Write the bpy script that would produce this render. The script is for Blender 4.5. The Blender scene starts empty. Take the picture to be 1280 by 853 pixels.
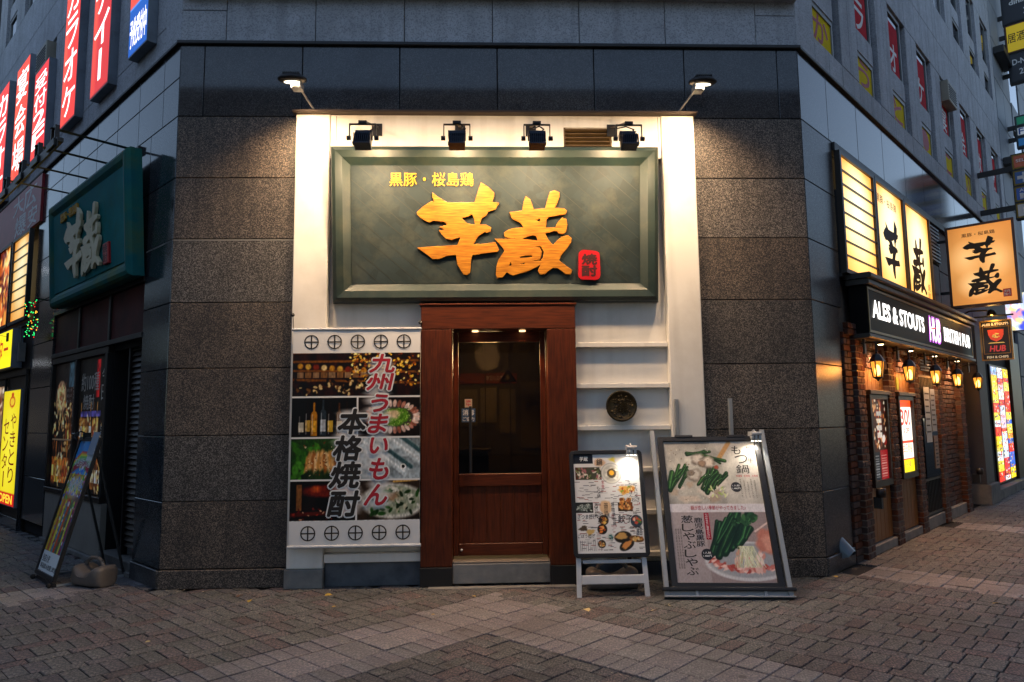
import bpy, bmesh, math, random
import numpy as np
from mathutils import Matrix, Vector
random.seed(7); np.random.seed(7)
sc = bpy.context.scene
col = sc.collection
R_ = math.radians

# ------------------------------------------------------------------ camera
PITCH, ROLL = R_(6.284), R_(0.658)
fw = Vector((0, math.cos(PITCH), math.sin(PITCH)))
u0 = Vector((0, -math.sin(PITCH), math.cos(PITCH))); r0 = Vector((1, 0, 0))
rt = r0 * math.cos(ROLL) - u0 * math.sin(ROLL)
up = u0 * math.cos(ROLL) + r0 * math.sin(ROLL)
cam_d = bpy.data.cameras.new('camera'); cam = bpy.data.objects.new('camera', cam_d); col.objects.link(cam)
cam_d.sensor_width = 36; cam_d.lens = 36 * 880 / 1280; cam_d.clip_end = 2000; cam_d.clip_start = 0.05
cam.matrix_world = Matrix(((rt.x, up.x, -fw.x, 0), (rt.y, up.y, -fw.y, 0), (rt.z, up.z, -fw.z, 1.5), (0, 0, 0, 1)))
sc.camera = cam

# ------------------------------------------------------------------ world, sun, exposure (dusk)
SUN_EL, SUN_ROT = R_(11.0), R_(10)
W = bpy.data.worlds.new('World'); sc.world = W; W.use_nodes = True
nt = W.node_tree; bg = nt.nodes['Background']
sky = nt.nodes.new('ShaderNodeTexSky'); sky.sky_type = 'NISHITA'; sky.sun_disc = False
sky.sun_elevation = SUN_EL; sky.sun_rotation = SUN_ROT; sky.ozone_density = 3.5; sky.dust_density = .3
veil = nt.nodes.new('ShaderNodeHueSaturation'); veil.inputs['Saturation'].default_value = .72   # thin even cloud takes colour out of the dusk sky
nt.links.new(sky.outputs[0], veil.inputs['Color']); nt.links.new(veil.outputs[0], bg.inputs[0]); bg.inputs[1].default_value = 0.12
sl = bpy.data.lights.new('sun', 'SUN'); sl.energy = 0.03; sl.angle = R_(12); sl.color = (1, .93, .86)
so = bpy.data.objects.new('sun', sl); col.objects.link(so)
so.rotation_euler = (R_(90) - SUN_EL, 0, math.pi - SUN_ROT)
sc.view_settings.view_transform = 'Standard'; sc.view_settings.look = 'None'
sc.view_settings.exposure = 1.33; sc.view_settings.gamma = 1
sc.cycles.max_bounces = 6; sc.cycles.sample_clamp_indirect = 4.0
sc.cycles.use_denoising = True

# ------------------------------------------------------------------ helpers
def lin(c):
    if isinstance(c, str):
        c = tuple(int(c[i:i+2], 16) / 255 for i in (0, 2, 4))
    return tuple((x / 12.92 if x <= .04045 else ((x + .055) / 1.055) ** 2.4) for x in c[:3])

def T3(x, y, z): return Matrix.Translation((x, y, z))
def RX(a): return Matrix.Rotation(a, 4, 'X')
def RY(a): return Matrix.Rotation(a, 4, 'Y')
def RZ(a): return Matrix.Rotation(a, 4, 'Z')

# wall frames: x to the right seen from outside, y into the building, z up, origin on the ground
A_F, A_R, A_L = R_(2.12), R_(90 - 43.42), R_(-(90 - 46.2))
O_F = Vector((-3.2284, 6.5721, 0)); O_R = Vector((2.9332, 6.8002, 0))
FF = T3(*O_F) @ RZ(A_F)          # chamfered front
FR = T3(*O_R) @ RZ(A_R)          # right street wall, x = distance from the corner
FL = T3(*O_F) @ RZ(A_L)          # left street wall, x = minus distance from the corner
FW = 6.166                       # width of the front

class MB:
    """collects geometry for one mesh object"""
    def __init__(s, m=None): s.m = m or Matrix(); s.v = []; s.f = []; s.i = []; s.sm = []
    def add(s, vs, fs, mi=0, m=None, smooth=False):
        k = len(s.v); M = s.m @ m if m is not None else s.m
        s.v += [tuple(M @ Vector(v)) for v in vs]
        for f in fs: s.f.append(tuple(k + j for j in f)); s.i.append(mi); s.sm.append(smooth)
        return s
    def box(s, x0, x1, y0, y1, z0, z1, mi=0, m=None):
        return s.add([(x0,y0,z0),(x1,y0,z0),(x1,y1,z0),(x0,y1,z0),(x0,y0,z1),(x1,y0,z1),(x1,y1,z1),(x0,y1,z1)],
              [(0,1,5,4),(1,2,6,5),(2,3,7,6),(3,0,4,7),(4,5,6,7),(3,2,1,0)], mi, m)
    def cbox(s, x0, x1, y0, y1, z0, z1, b=.004, mi=0, m=None):
        """box whose front (y0) edges are chamfered"""
        v = [(x0+b,y0,z0+b),(x1-b,y0,z0+b),(x1-b,y0,z1-b),(x0+b,y0,z1-b),
             (x0,y0+b,z0),(x1,y0+b,z0),(x1,y0+b,z1),(x0,y0+b,z1),
             (x0,y1,z0),(x1,y1,z0),(x1,y1,z1),(x0,y1,z1)]
        f = [(0,1,2,3)]
        for a in range(4):
            c = (a+1) % 4; f += [(4+a,4+c,c,a),(8+a,8+c,4+c,4+a)]
        f.append((11,10,9,8))
        return s.add(v, f, mi, m)
    def ring(s, pts0, pts1, mi=0, caps=True, smooth=False):
        n = len(pts0); f = [(j, (j+1) % n, n+(j+1) % n, n+j) for j in range(n)]
        k = len(s.v); s.add(list(pts0)+list(pts1), f, mi, smooth=smooth)
        if caps: s.add(list(pts0)[::-1], [tuple(range(n))], mi); s.add(list(pts1), [tuple(range(n))], mi)
        return s
    def prism(s, pts, y0, y1, mi=0):
        """polygon in (x,z) from y0 to y1"""
        return s.ring([(x, y0, z) for x, z in pts][::-1], [(x, y1, z) for x, z in pts][::-1], mi)
    def tube(s, p, q, r, n=8, mi=0, r2=None):
        p, q = Vector(p), Vector(q); d = (q-p).normalized()
        a = d.orthogonal().normalized(); b = d.cross(a); r2 = r if r2 is None else r2
        P = [p + a*math.cos(2*math.pi*k/n)*r + b*math.sin(2*math.pi*k/n)*r for k in range(n)]
        Q = [q + a*math.cos(2*math.pi*k/n)*r2 + b*math.sin(2*math.pi*k/n)*r2 for k in range(n)]
        return s.ring(P, Q, mi, smooth=True)
    def path(s, pts, r, n=8, mi=0):
        for a, b in zip(pts[:-1], pts[1:]): s.tube(a, b, r, n, mi)
        return s
    def bar(s, p, q, wx, wy, mi=0):
        """rectangular bar between two points, wx along local x, wy along y"""
        p, q = Vector(p), Vector(q)
        P = [p+Vector((a*wx/2, b*wy/2, 0)) for a, b in ((-1,-1),(1,-1),(1,1),(-1,1))]
        Q = [q+Vector((a*wx/2, b*wy/2, 0)) for a, b in ((-1,-1),(1,-1),(1,1),(-1,1))]
        return s.ring(P, Q, mi)
    def lathe(s, prof, n=20, mi=0, m=None, smooth=True):
        v = []; f = []
        for r, z in prof:
            for k in range(n): v.append((r*math.cos(2*math.pi*k/n), r*math.sin(2*math.pi*k/n), z))
        for i in range(len(prof)-1):
            for k in range(n):
                f.append((i*n+k, i*n+(k+1) % n, (i+1)*n+(k+1) % n, (i+1)*n+k))
        f.append(tuple(range(n))[::-1]); f.append(tuple((len(prof)-1)*n+k for k in range(n)))
        return s.add(v, f, mi, m, smooth)
    def mesh(s, name, mats):
        me = bpy.data.meshes.new(name); me.from_pydata(s.v, [], s.f)
        for m in (mats if isinstance(mats, (list, tuple)) else [mats]): me.materials.append(m)
        if me.polygons:
            me.polygons.foreach_set('material_index', s.i); me.polygons.foreach_set('use_smooth', s.sm)
        me.update(); return me
    def build(s, name, mats, parent=None, label=None, bevel=0, kind=None):
        o = bpy.data.objects.new(name, s.mesh(name, mats)); col.objects.link(o)
        if parent is not None: o.parent = parent.o if isinstance(parent, Thing) else parent
        if label: o['label'] = label
        if kind: o['kind'] = kind
        if bevel:
            b = o.modifiers.new('bevel', 'BEVEL'); b.width = bevel; b.segments = 2; b.limit_method = 'ANGLE'; b.angle_limit = R_(40)
        return o

class Thing:
    def __init__(s, name, label, cat, fr, org=(0,0,0), group=None, kind=None, m=None):
        s.o = bpy.data.objects.new(name, None); col.objects.link(s.o)
        s.fr = fr; s.org = org
        s.o.matrix_world = fr @ T3(*org); s.o.empty_display_size = .1
        if kind: s.o['kind'] = kind
        else: s.o['label'] = label; s.o['category'] = cat
        if group: s.o['group'] = group
        s.off = T3(-org[0], -org[1], -org[2])
    def mb(s, m=None): return MB(s.off @ m if m is not None else s.off)
    def light(s, name, kind, p, energy, color, to=None, **kw):
        l = bpy.data.lights.new(name, kind); l.energy = energy; l.color = lin(color)
        for k, v in kw.items(): setattr(l, k, v)
        o = bpy.data.objects.new(name, l); col.objects.link(o); o.parent = s.o
        p = s.off @ Vector(p); o.location = p
        if to is not None:
            d = (s.off @ Vector(to)) - p
            o.rotation_euler = d.to_track_quat('-Z', 'Y').to_euler()
        return o

def copy_tree(root, M, label=None, group=None):
    def cp(o, par):
        c = o.copy(); col.objects.link(c)
        if par: c.parent = par
        for ch in list(o.children): cp(ch, c)
        return c
    r = cp(root, None); r.matrix_world = M
    if label: r['label'] = label
    if group: r['group'] = group
    return r

# ------------------------------------------------------------------ materials
def node_mat(name):
    m = bpy.data.materials.new(name); m.use_nodes = True
    n = m.node_tree.nodes; b = n['Principled BSDF']
    return m, n, m.node_tree.links, b
def mat(name, c1, c2=None, scale=6, rough=.6, metal=0, bump=0, bscale=80, speck=None, stretch=None, rvar=0, coat=0, spec=.5, vary=0, detail=4, dirt=None, tints=None, world=False, gum=None, streak=None):
    """procedural surface: two colours mixed by noise, optional fine speckle, bump and per-piece variation"""
    m, n, L, b = node_mat(name)
    b.inputs['Roughness'].default_value = rough; b.inputs['Metallic'].default_value = metal
    b.inputs['Specular IOR Level'].default_value = spec; b.inputs['Coat Weight'].default_value = coat
    tc = n.new('ShaderNodeTexCoord'); src = tc.outputs['Object']
    gpos = n.new('ShaderNodeNewGeometry').outputs['Position'] if (world or gum or streak) else src
    if stretch:
        mp = n.new('ShaderNodeMapping'); mp.inputs['Scale'].default_value = stretch; L.new(src, mp.inputs[0]); src = mp.outputs[0]
    nz = n.new('ShaderNodeTexNoise'); nz.inputs['Scale'].default_value = scale; nz.inputs['Detail'].default_value = detail
    L.new(src, nz.inputs['Vector'])
    rp = n.new('ShaderNodeValToRGB'); rp.color_ramp.elements[0].position = .32; rp.color_ramp.elements[1].position = .68
    rp.color_ramp.elements[0].color = (*lin(c1), 1); rp.color_ramp.elements[1].color = (*lin(c2 or c1), 1)
    L.new(nz.outputs[0], rp.inputs[0]); out = rp.outputs[0]
    if speck:
        cs, amt, ss = speck
        z2 = n.new('ShaderNodeTexVoronoi'); z2.inputs['Scale'].default_value = ss
        L.new(tc.outputs['Object'], z2.inputs['Vector'])
        r2 = n.new('ShaderNodeValToRGB'); r2.color_ramp.elements[0].position = .45; r2.color_ramp.elements[1].position = .95
        r2.color_ramp.elements[0].color = (0,0,0,1); r2.color_ramp.elements[1].color = (amt,)*3 + (1,)
        sx = n.new('ShaderNodeSeparateColor'); L.new(z2.outputs['Color'], sx.inputs[0]); L.new(sx.outputs[0], r2.inputs[0])
        mx = n.new('ShaderNodeMix'); mx.data_type = 'RGBA'; L.new(r2.outputs[0], mx.inputs[0]); L.new(out, mx.inputs[6])
        mx.inputs[7].default_value = (*lin(cs), 1); out = mx.outputs[2]
    if dirt:
        dc, amt, ds = dirt
        z3 = n.new('ShaderNodeTexNoise'); z3.inputs['Scale'].default_value = ds; z3.inputs['Detail'].default_value = 6; z3.inputs['Roughness'].default_value = .65
        L.new(gpos if world else tc.outputs['Object'], z3.inputs['Vector'])
        r3 = n.new('ShaderNodeValToRGB'); r3.color_ramp.elements[0].position = .48; r3.color_ramp.elements[1].position = .72
        r3.color_ramp.elements[0].color = (0,0,0,1); r3.color_ramp.elements[1].color = (amt,)*3 + (1,)
        L.new(z3.outputs[0], r3.inputs[0])
        mx = n.new('ShaderNodeMix'); mx.data_type = 'RGBA'; L.new(r3.outputs[0], mx.inputs[0]); L.new(out, mx.inputs[6])
        mx.inputs[7].default_value = (*lin(dc), 1); out = mx.outputs[2]
    if streak:                                        # rain and grime runs, long down the wall
        sc_, amt = streak
        mp = n.new('ShaderNodeMapping'); mp.inputs['Scale'].default_value = (7, 7, .35); L.new(gpos, mp.inputs[0])
        z4 = n.new('ShaderNodeTexNoise'); z4.inputs['Scale'].default_value = 1; z4.inputs['Detail'].default_value = 5; L.new(mp.outputs[0], z4.inputs['Vector'])
        r5 = n.new('ShaderNodeValToRGB'); r5.color_ramp.elements[0].position = .5; r5.color_ramp.elements[1].position = .75
        r5.color_ramp.elements[0].color = (0,0,0,1); r5.color_ramp.elements[1].color = (amt,)*3 + (1,); L.new(z4.outputs[0], r5.inputs[0])
        mx = n.new('ShaderNodeMix'); mx.data_type = 'RGBA'; L.new(r5.outputs[0], mx.inputs[0]); L.new(out, mx.inputs[6]); mx.inputs[7].default_value = (*lin(sc_), 1); out = mx.outputs[2]
    if gum:                                           # trodden gum and drips
        gc, gs, gr = gum
        vo = n.new('ShaderNodeTexVoronoi'); vo.inputs['Scale'].default_value = gs; L.new(gpos, vo.inputs['Vector'])
        r6 = n.new('ShaderNodeValToRGB'); r6.color_ramp.elements[0].position = gr; r6.color_ramp.elements[1].position = gr*1.35
        r6.color_ramp.elements[0].color = (.75,)*3 + (1,); r6.color_ramp.elements[1].color = (0,0,0,1); L.new(vo.outputs['Distance'], r6.inputs[0])
        mx = n.new('ShaderNodeMix'); mx.data_type = 'RGBA'; L.new(r6.outputs[0], mx.inputs[0]); L.new(out, mx.inputs[6]); mx.inputs[7].default_value = (*lin(gc), 1); out = mx.outputs[2]
    if vary:
        oi = n.new('ShaderNodeObjectInfo'); ge = n.new('ShaderNodeNewGeometry')
        ad = n.new('ShaderNodeMath'); ad.operation = 'ADD'; L.new(oi.outputs['Random'], ad.inputs[0]); L.new(ge.outputs['Random Per Island'], ad.inputs[1])
        fr = n.new('ShaderNodeMath'); fr.operation = 'FRACT'; L.new(ad.outputs[0], fr.inputs[0])
        mr = n.new('ShaderNodeMapRange'); mr.inputs[3].default_value = 1 - vary; mr.inputs[4].default_value = 1 + vary; L.new(fr.outputs[0], mr.inputs[0])
        m3 = n.new('ShaderNodeVectorMath'); m3.operation = 'SCALE'; L.new(out, m3.inputs[0]); L.new(mr.outputs[0], m3.inputs['Scale']); out = m3.outputs[0]
        hs = n.new('ShaderNodeHueSaturation'); f2 = n.new('ShaderNodeMath'); f2.operation = 'MULTIPLY'; f2.inputs[1].default_value = 7.3
        L.new(fr.outputs[0], f2.inputs[0]); f3 = n.new('ShaderNodeMath'); f3.operation = 'FRACT'; L.new(f2.outputs[0], f3.inputs[0])
        m4 = n.new('ShaderNodeMapRange'); m4.inputs[3].default_value = .55; m4.inputs[4].default_value = 1.6; L.new(f3.outputs[0], m4.inputs[0])
        L.new(m4.outputs[0], hs.inputs['Saturation']); L.new(out, hs.inputs['Color']); out = hs.outputs[0]
        if tints:                                     # some pieces cast from a different batch
            r4 = n.new('ShaderNodeValToRGB'); r4.color_ramp.interpolation = 'CONSTANT'; els = r4.color_ramp.elements
            while len(els) < len(tints): els.new(.5)
            for e_, (pos, tc_) in zip(els, tints): e_.position = pos; e_.color = (*[2*v for v in lin(tc_)], 1)
            L.new(f3.outputs[0], r4.inputs[0])
            m5 = n.new('ShaderNodeMix'); m5.data_type = 'RGBA'; m5.blend_type = 'MULTIPLY'; m5.inputs[0].default_value = 1
            L.new(out, m5.inputs[6]); L.new(r4.outputs[0], m5.inputs[7]); out = m5.outputs[2]
    L.new(out, b.inputs['Base Color'])
    if rvar:
        mr = n.new('ShaderNodeMapRange'); mr.inputs[3].default_value = max(0, rough - rvar); mr.inputs[4].default_value = rough + rvar
        L.new(nz.outputs[0], mr.inputs[0]); L.new(mr.outputs[0], b.inputs['Roughness'])
    if bump:
        bz = n.new('ShaderNodeTexNoise'); bz.inputs['Scale'].default_value = bscale; bz.inputs['Detail'].default_value = 3; L.new(src, bz.inputs['Vector'])
        bp = n.new('ShaderNodeBump'); bp.inputs['Strength'].default_value = bump; bp.inputs['Distance'].default_value = .01
        L.new(bz.outputs[0], bp.inputs['Height']); L.new(bp.outputs[0], b.inputs['Normal'])
    return m
def lit(name, color, strength, base=None):
    m, n, L, b = node_mat(name)
    nz = n.new('ShaderNodeTexNoise'); nz.inputs['Scale'].default_value = 3
    tc = n.new('ShaderNodeTexCoord'); L.new(tc.outputs['Object'], nz.inputs['Vector'])
    mr = n.new('ShaderNodeMapRange'); mr.inputs[3].default_value = strength * .8; mr.inputs[4].default_value = strength * 1.2
    L.new(nz.outputs[0], mr.inputs[0]); L.new(mr.outputs[0], b.inputs['Emission Strength'])
    b.inputs['Base Color'].default_value = (*lin(base or color), 1); b.inputs['Emission Color'].default_value = (*lin(color), 1)
    b.inputs['Roughness'].default_value = .35
    return m
_pc = {}
def print_mat(glow=0, rough=.45, spec=.3):
    """ink on a sheet: the print's own colours come from the mesh; glow > 0 for backlit sheets, and added faintly to unlit posters"""
    k = (glow, rough)
    if k in _pc: return _pc[k]
    m, n, L, b = node_mat('printed_sheet')
    a = n.new('ShaderNodeAttribute'); a.attribute_name = 'ink'; b.inputs['Roughness'].default_value = rough; b.inputs['Specular IOR Level'].default_value = spec
    L.new(a.outputs[0], b.inputs['Base Color'])
    if glow:
        L.new(a.outputs[0], b.inputs['Emission Color']); b.inputs['Emission Strength'].default_value = glow
    _pc[k] = m; return m
def glass_mat(name, tint, rough=.03, alpha=.25):
    m, n, L, b = node_mat(name)
    b.inputs['Base Color'].default_value = (*lin(tint), 1); b.inputs['Roughness'].default_value = rough
    tr = n.new('ShaderNodeBsdfTransparent'); gl = n.new('ShaderNodeBsdfGlossy'); gl.inputs['Roughness'].default_value = rough
    fr = n.new('ShaderNodeFresnel'); fr.inputs[0].default_value = 1.85
    tr.inputs[0].default_value = (*lin(tint), 1)
    mx = n.new('ShaderNodeMixShader'); L.new(fr.outputs[0], mx.inputs[0]); L.new(tr.outputs[0], mx.inputs[1]); L.new(gl.outputs[0], mx.inputs[2])
    L.new(mx.outputs[0], n['Material Output'].inputs[0]); n.remove(b)
    return m

GRAN = mat('flamed_dark_granite', '242223', '302d2c', scale=6, vary=.14, rough=.6, speck=('8f857b', .8, 150), bump=.12, bscale=120, dirt=('1f1e20', .6, 1.3), detail=2, streak=('161617', .55))
POL = mat('polished_dark_granite', '1d2024', '262a2e', scale=6, vary=.14, rough=.12, speck=('666a6e', .6, 150), spec=.5, dirt=('232629', .6, 2), detail=2)
POLB = mat('mirror_polished_granite', '2a2e34', '33383e', scale=6, vary=.14, rough=.05, speck=('66686c', .55, 150), spec=.5, dirt=('191b1e', .6, 2))
POLR = mat('honed_dark_granite', '232427', '2c2e31', scale=6, vary=.14, rough=.3, speck=('77777a', .6, 150), spec=.25)
PANEL = mat('grey_cladding_stone', 'a6aab1', 'b8bcc4', scale=5, rough=.7, speck=('6c6f75', .6, 90), bump=.06, dirt=('7a7c80', .5, .8), streak=('66686c', .5))
JOINT = mat('dark_joint', '17181a', '202124', rough=.9)
LEDGE = mat('dark_ledge_metal', '1c1d20', '26272a', rough=.5)
WHITE = mat('white_plaster', 'dedad2', 'e6e2da', scale=2, rough=.65, bump=.05, bscale=20, dirt=('b3aa9c', .45, 1.1), streak=('a59c8e', .3))
CONC = mat('concrete', '6f7070', '85837e', scale=7, rough=.85, bump=.2, bscale=60, dirt=('4c4d4e', .7, 3))
CONCD = mat('stained_blue_grey_concrete', '4a5058', '5d6369', scale=5, rough=.8, bump=.15, bscale=60, dirt=('2d3034', .7, 4))
WOOD = mat('dark_red_wood', '421c0d', '602b13', scale=5, rough=.42, spec=.3, stretch=(14, 14, 1), bump=.05, bscale=14, dirt=('38100a', .5, 3))
WOODX = mat('dark_red_wood_crossgrain', '421c0d', '602b13', scale=5, rough=.42, spec=.3, stretch=(1, 14, 14), bump=.05, bscale=14)
BLACK = mat('black_painted_metal', '141416', '1b1b1e', rough=.45)
BLACKM = mat('matt_black', '101011', '161617', rough=.8)
NAVY = mat('blue_black_cast_metal', '1d2230', '262c3a', rough=.42, metal=.3)
ALU = mat('aluminium', '8f9396', 'a2a6a8', scale=20, rough=.45, metal=.35, stretch=(20, 20, 1))
WMETAL = mat('white_painted_metal', 'b9bcc0', 'c8cacd', scale=3, rough=.45, dirt=('8a8c8e', .5, 5))
PATINA = mat('green_patina', '1d2b2c', '293638', scale=2.2, rough=.62, spec=.35, bump=.06, bscale=30, dirt=('464a40', .6, 4), speck=('1a2320', .5, 9))
PATINAF = mat('green_patina_frame', '1c2b29', '2c3a35', scale=3, rough=.42, bump=.05, bscale=20, dirt=('4a4c3c', .5, 5))
TEAL = mat('teal_patina', '1f7c7e', '1b6a70', scale=2.2, rough=.7, spec=.12, dirt=('2f6a58', .6, 4))
TEALF = mat('teal_patina_lit_olive_frame', '13606a', '266c60', scale=3, rough=.6, spec=.15, dirt=('5e6a30', .8, 1.6))  # olive mottling adds the yellow light on the frame to its patina colour
GOLD = mat('gilded_wood', '91560a', 'c68322', scale=5, rough=.45, stretch=(1.5, 16, 16), bump=.04, bscale=10)
GOLDL = mat('gold_letters', 'c2922a', 'cfa23a', rough=.5, spec=.2)
CREAM = mat('cream_wood', 'd2c8a2', 'e2d9b8', scale=4, rough=.5)
RED = mat('red_lacquer', 'b3131f', 'c21a26', rough=.4)
REDBR = mat('dark_red_panel', '3e1a1a', '522322', scale=3, rough=.6, spec=.2, dirt=('2a1212', .6, 4))
INK = mat('black_ink', '14110f', '1d1815', rough=.6)
WINK = mat('white_ink', 'd8d8d6', 'e2e2e0', rough=.6)
RINK = mat('red_ink', '9c1426', 'b01a2c', rough=.6)
BRONZE = mat('dark_bronze', '2c2519', '43371f', scale=30, rough=.42, metal=.7, bump=.3, bscale=40)
BRICK = mat('brown_brick', '3c2720', '56362a', scale=9, rough=.85, bump=.35, bscale=70, vary=.32, dirt=('3a231c', .6, 6))
MORTAR = mat('grey_mortar', '746a60', '86796c', scale=30, rough=.95, bump=.2)
TIMBER = mat('varnished_timber', '74471e', '94602c', scale=5, rough=.5, stretch=(16, 16, 1), bump=.06, bscale=20)
DKWOOD = mat('near_black_wood', '1a1412', '251c18', scale=5, rough=.45, stretch=(1, 12, 12))
PAVER = mat('concrete_paver', '3a3c42', '494b51', scale=5, rough=.64, vary=.15, tints=((0,'b4b8b4'),(.5,'b7b7b7'),(.78,'bab2ae'),(.92,'b8a8a4')), world=True, gum=('2c2a2a', 3.3, .075), speck=('a29a96', .6, 110), bump=.25, bscale=120, dirt=('2b2a2a', .7, .9))
SLAB = mat('pale_paving_square', '5c5c62', '706f75', scale=4, rough=.44, vary=.16, world=True, gum=('3a3838', 3.3, .075), speck=('b8b0aa', .6, 110), bump=.2, bscale=120, dirt=('4a4745', .65, .9))
GROUND = mat('dark_paving_bed', '151414', '1c1a1a', scale=3, rough=.95, bump=.3)
WEIGHT = mat('grey_plastic', '5c5753', '6c6661', scale=4, rough=.42, dirt=('403c39', .5, 5))
GLASSD = glass_mat('door_glass', 'a89f92')
GLASSW = mat('dark_window_glass', '10141a', '151a20', rough=.06, spec=.8)
ACBOX = mat('beige_grey_enamel', '8d8778', '9a9484', rough=.5)
FRAMEG = mat('pale_window_frame', '767a7a', '84888a', rough=.5)

WARM = 'ffd9a0'
# ------------------------------------------------------------------ text
_tx = {}
def glyphs(s, bold=0.0, extrude=0.0, bev=0.0, space=1.0):
    k = (s, bold, extrude, bev)
    if k in _tx: return _tx[k]
    c = bpy.data.curves.new('text', 'FONT'); c.body = s; c.offset = bold; c.extrude = extrude; c.bevel_depth = bev
    c.resolution_u = 3
    o = bpy.data.objects.new('text', c); col.objects.link(o)
    dg = bpy.context.evaluated_depsgraph_get()
    me = bpy.data.meshes.new_from_object(o.evaluated_get(dg))
    n = len(me.vertices); a = np.zeros(n*3); me.vertices.foreach_get('co', a); a = a.reshape(-1, 3)
    f = [tuple(p.vertices) for p in me.polygons]
    bpy.data.objects.remove(o); bpy.data.curves.remove(c); bpy.data.meshes.remove(me)
    _tx[k] = (a, f); return a, f
def put_text(mb, s, x0, x1, z0, z1, y, bold=.0, depth=0, mi=0, shear=0, m=None, vertical=False, keep=False):
    if bold and any(ord(ch) > 0x3000 for ch in s): bold = min(bold, .03) * .45
    """lettering in the box x0..x1, z0..z1 on the plane y (front face at y-depth)"""
    if vertical:
        n = len(s); h = (z1 - z0) / n
        for i, ch in enumerate(s):
            if ch == ' ': continue
            g = h * .06; a, b = (z1 - (i+1)*h + g, z1 - i*h - g)
            if ch in 'ー|':
                cx = (x0+x1)/2; t = (x1-x0)*.09
                mb.box(cx-t, cx+t, y-max(depth, .0005), y, a, b, mi, m); continue
            put_text(mb, ch, x0, x1, a, b, y, bold, depth, mi, shear, m, keep=keep)
        return
    a, f = glyphs(s, bold, .5 if depth else 0)
    if len(a) == 0: return
    lo, hi = a.min(0), a.max(0); d = np.maximum(hi - lo, 1e-6)
    sx, sz = (x1-x0)/d[0], (z1-z0)/d[1]
    ox, oz = x0, z0
    if keep:
        k = min(sx, sz); ox += (x1-x0 - k*d[0])/2; oz += (z1-z0 - k*d[1])/2; sx = sz = k
    X = (a[:,0]-lo[0])*sx; Z = (a[:,1]-lo[1])*sz
    X = X + shear*Z
    Y = y - (a[:,2]-lo[2])/d[2]*depth if depth else np.full(len(a), y)
    mb.add(np.stack([X+ox, Y, Z+oz], 1).tolist(), f, mi, m)

def put_outline(mb, s, x0, x1, z0, z1, y, bold, shear=0):
    a, f = glyphs(s, bold, 0); a0, _ = glyphs(s, .009, 0)
    lo, hi = a0.min(0), a0.max(0); sx, sz = (x1-x0)/(hi[0]-lo[0]), (z1-z0)/(hi[1]-lo[1])
    X = (a[:,0]-lo[0])*sx; Z = (a[:,1]-lo[1])*sz
    mb.add(np.stack([X+shear*Z+x0, np.full(len(a), y), Z+z0], 1).tolist(), f)

def put_heavy(mb, s, x0, x1, z0, z1, y, r, n=8, shear=0, slant=0.0, bold=.0):
    """thick brush-weight lettering: the glyph laid down n times round a small circle"""
    for k in range(n):
        a = 2*math.pi*k/n + .3; put_outline(mb, s, x0+r*math.cos(a), x1+r*math.cos(a), z0+r*1.1*math.sin(a), z1+r*1.1*math.sin(a), y - .00004*k, bold, shear)

# hand-brushed signboard characters: outlines with holes in their own unit box
IMO = [[(155,200),(185,222),(245,258),(420,258),(426,238),(460,135),(500,160),(540,198),(538,218),(525,255),(570,261),(556,280),(548,298),(500,312),(492,335),(460,352),(445,395),(490,397),(518,412),(514,434),(490,442),(484,434),(440,462),(425,482),(405,518),(480,515),(545,504),(558,530),(566,548),(560,560),(400,580),(390,610),(385,690),(365,703),(345,700),(330,675),(308,640),(300,578),(240,585),(190,605),(150,603),(100,565),(60,538),(150,531),(310,522),(332,468),(270,486),(240,480),(215,455),(195,430),(235,428),(200,408),(246,396),(235,376),(160,366),(130,378),(85,355),(60,330),(58,316),(100,280),(150,250),(170,256),(156,225)],
       [(330,350),(375,342),(402,325),(415,350),(424,395),(385,392),(362,384),(345,366)]]
KURA = [[(715,292),(724,235),(735,203),(760,222),(772,255),(780,285),(860,278),(875,220),(890,175),(915,165),(945,178),(945,205),(930,245),(912,275),(975,278),(992,293),(985,310),(930,320),(880,328),(862,345),(858,402),(925,398),(930,380),(948,355),(965,338),(988,345),(995,380),(985,425),(965,437),(940,430),(930,415),(852,432),(870,470),(905,512),(935,480),(960,460),(1000,448),(1020,465),(1018,490),(990,530),(955,570),(940,605),(985,640),(1025,668),(1015,690),(985,690),(960,668),(935,652),(905,650),(875,668),(850,690),(825,690),(812,672),(822,645),(832,622),(800,645),(740,672),(650,697),(632,690),(612,675),(595,695),(580,710),(552,712),(545,690),(550,640),(562,600),(600,545),(588,522),(580,512),(560,490),(542,470),(620,471),(665,471),(664,460),(640,468),(602,452),(598,430),(620,415),(650,405),(720,398),(712,378),(700,365),(650,340),(640,320),(635,302),(660,300)],
        [(795,350),(812,343),(832,335),(828,350),(824,366)], [(708,468),(740,455),(775,445),(800,450),(808,480),(760,474)],
        [(762,522),(790,516),(828,512),(850,552),(844,585),(828,610),(780,613),(775,606),(820,597),(832,552),(820,526)],
        [(690,580),(735,572),(776,570),(775,585),(735,590),(692,592)], [(620,641),(630,620),(638,608),(645,640)], [(680,632),(702,622),(725,615),(730,629)]]
_br = {}
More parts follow.
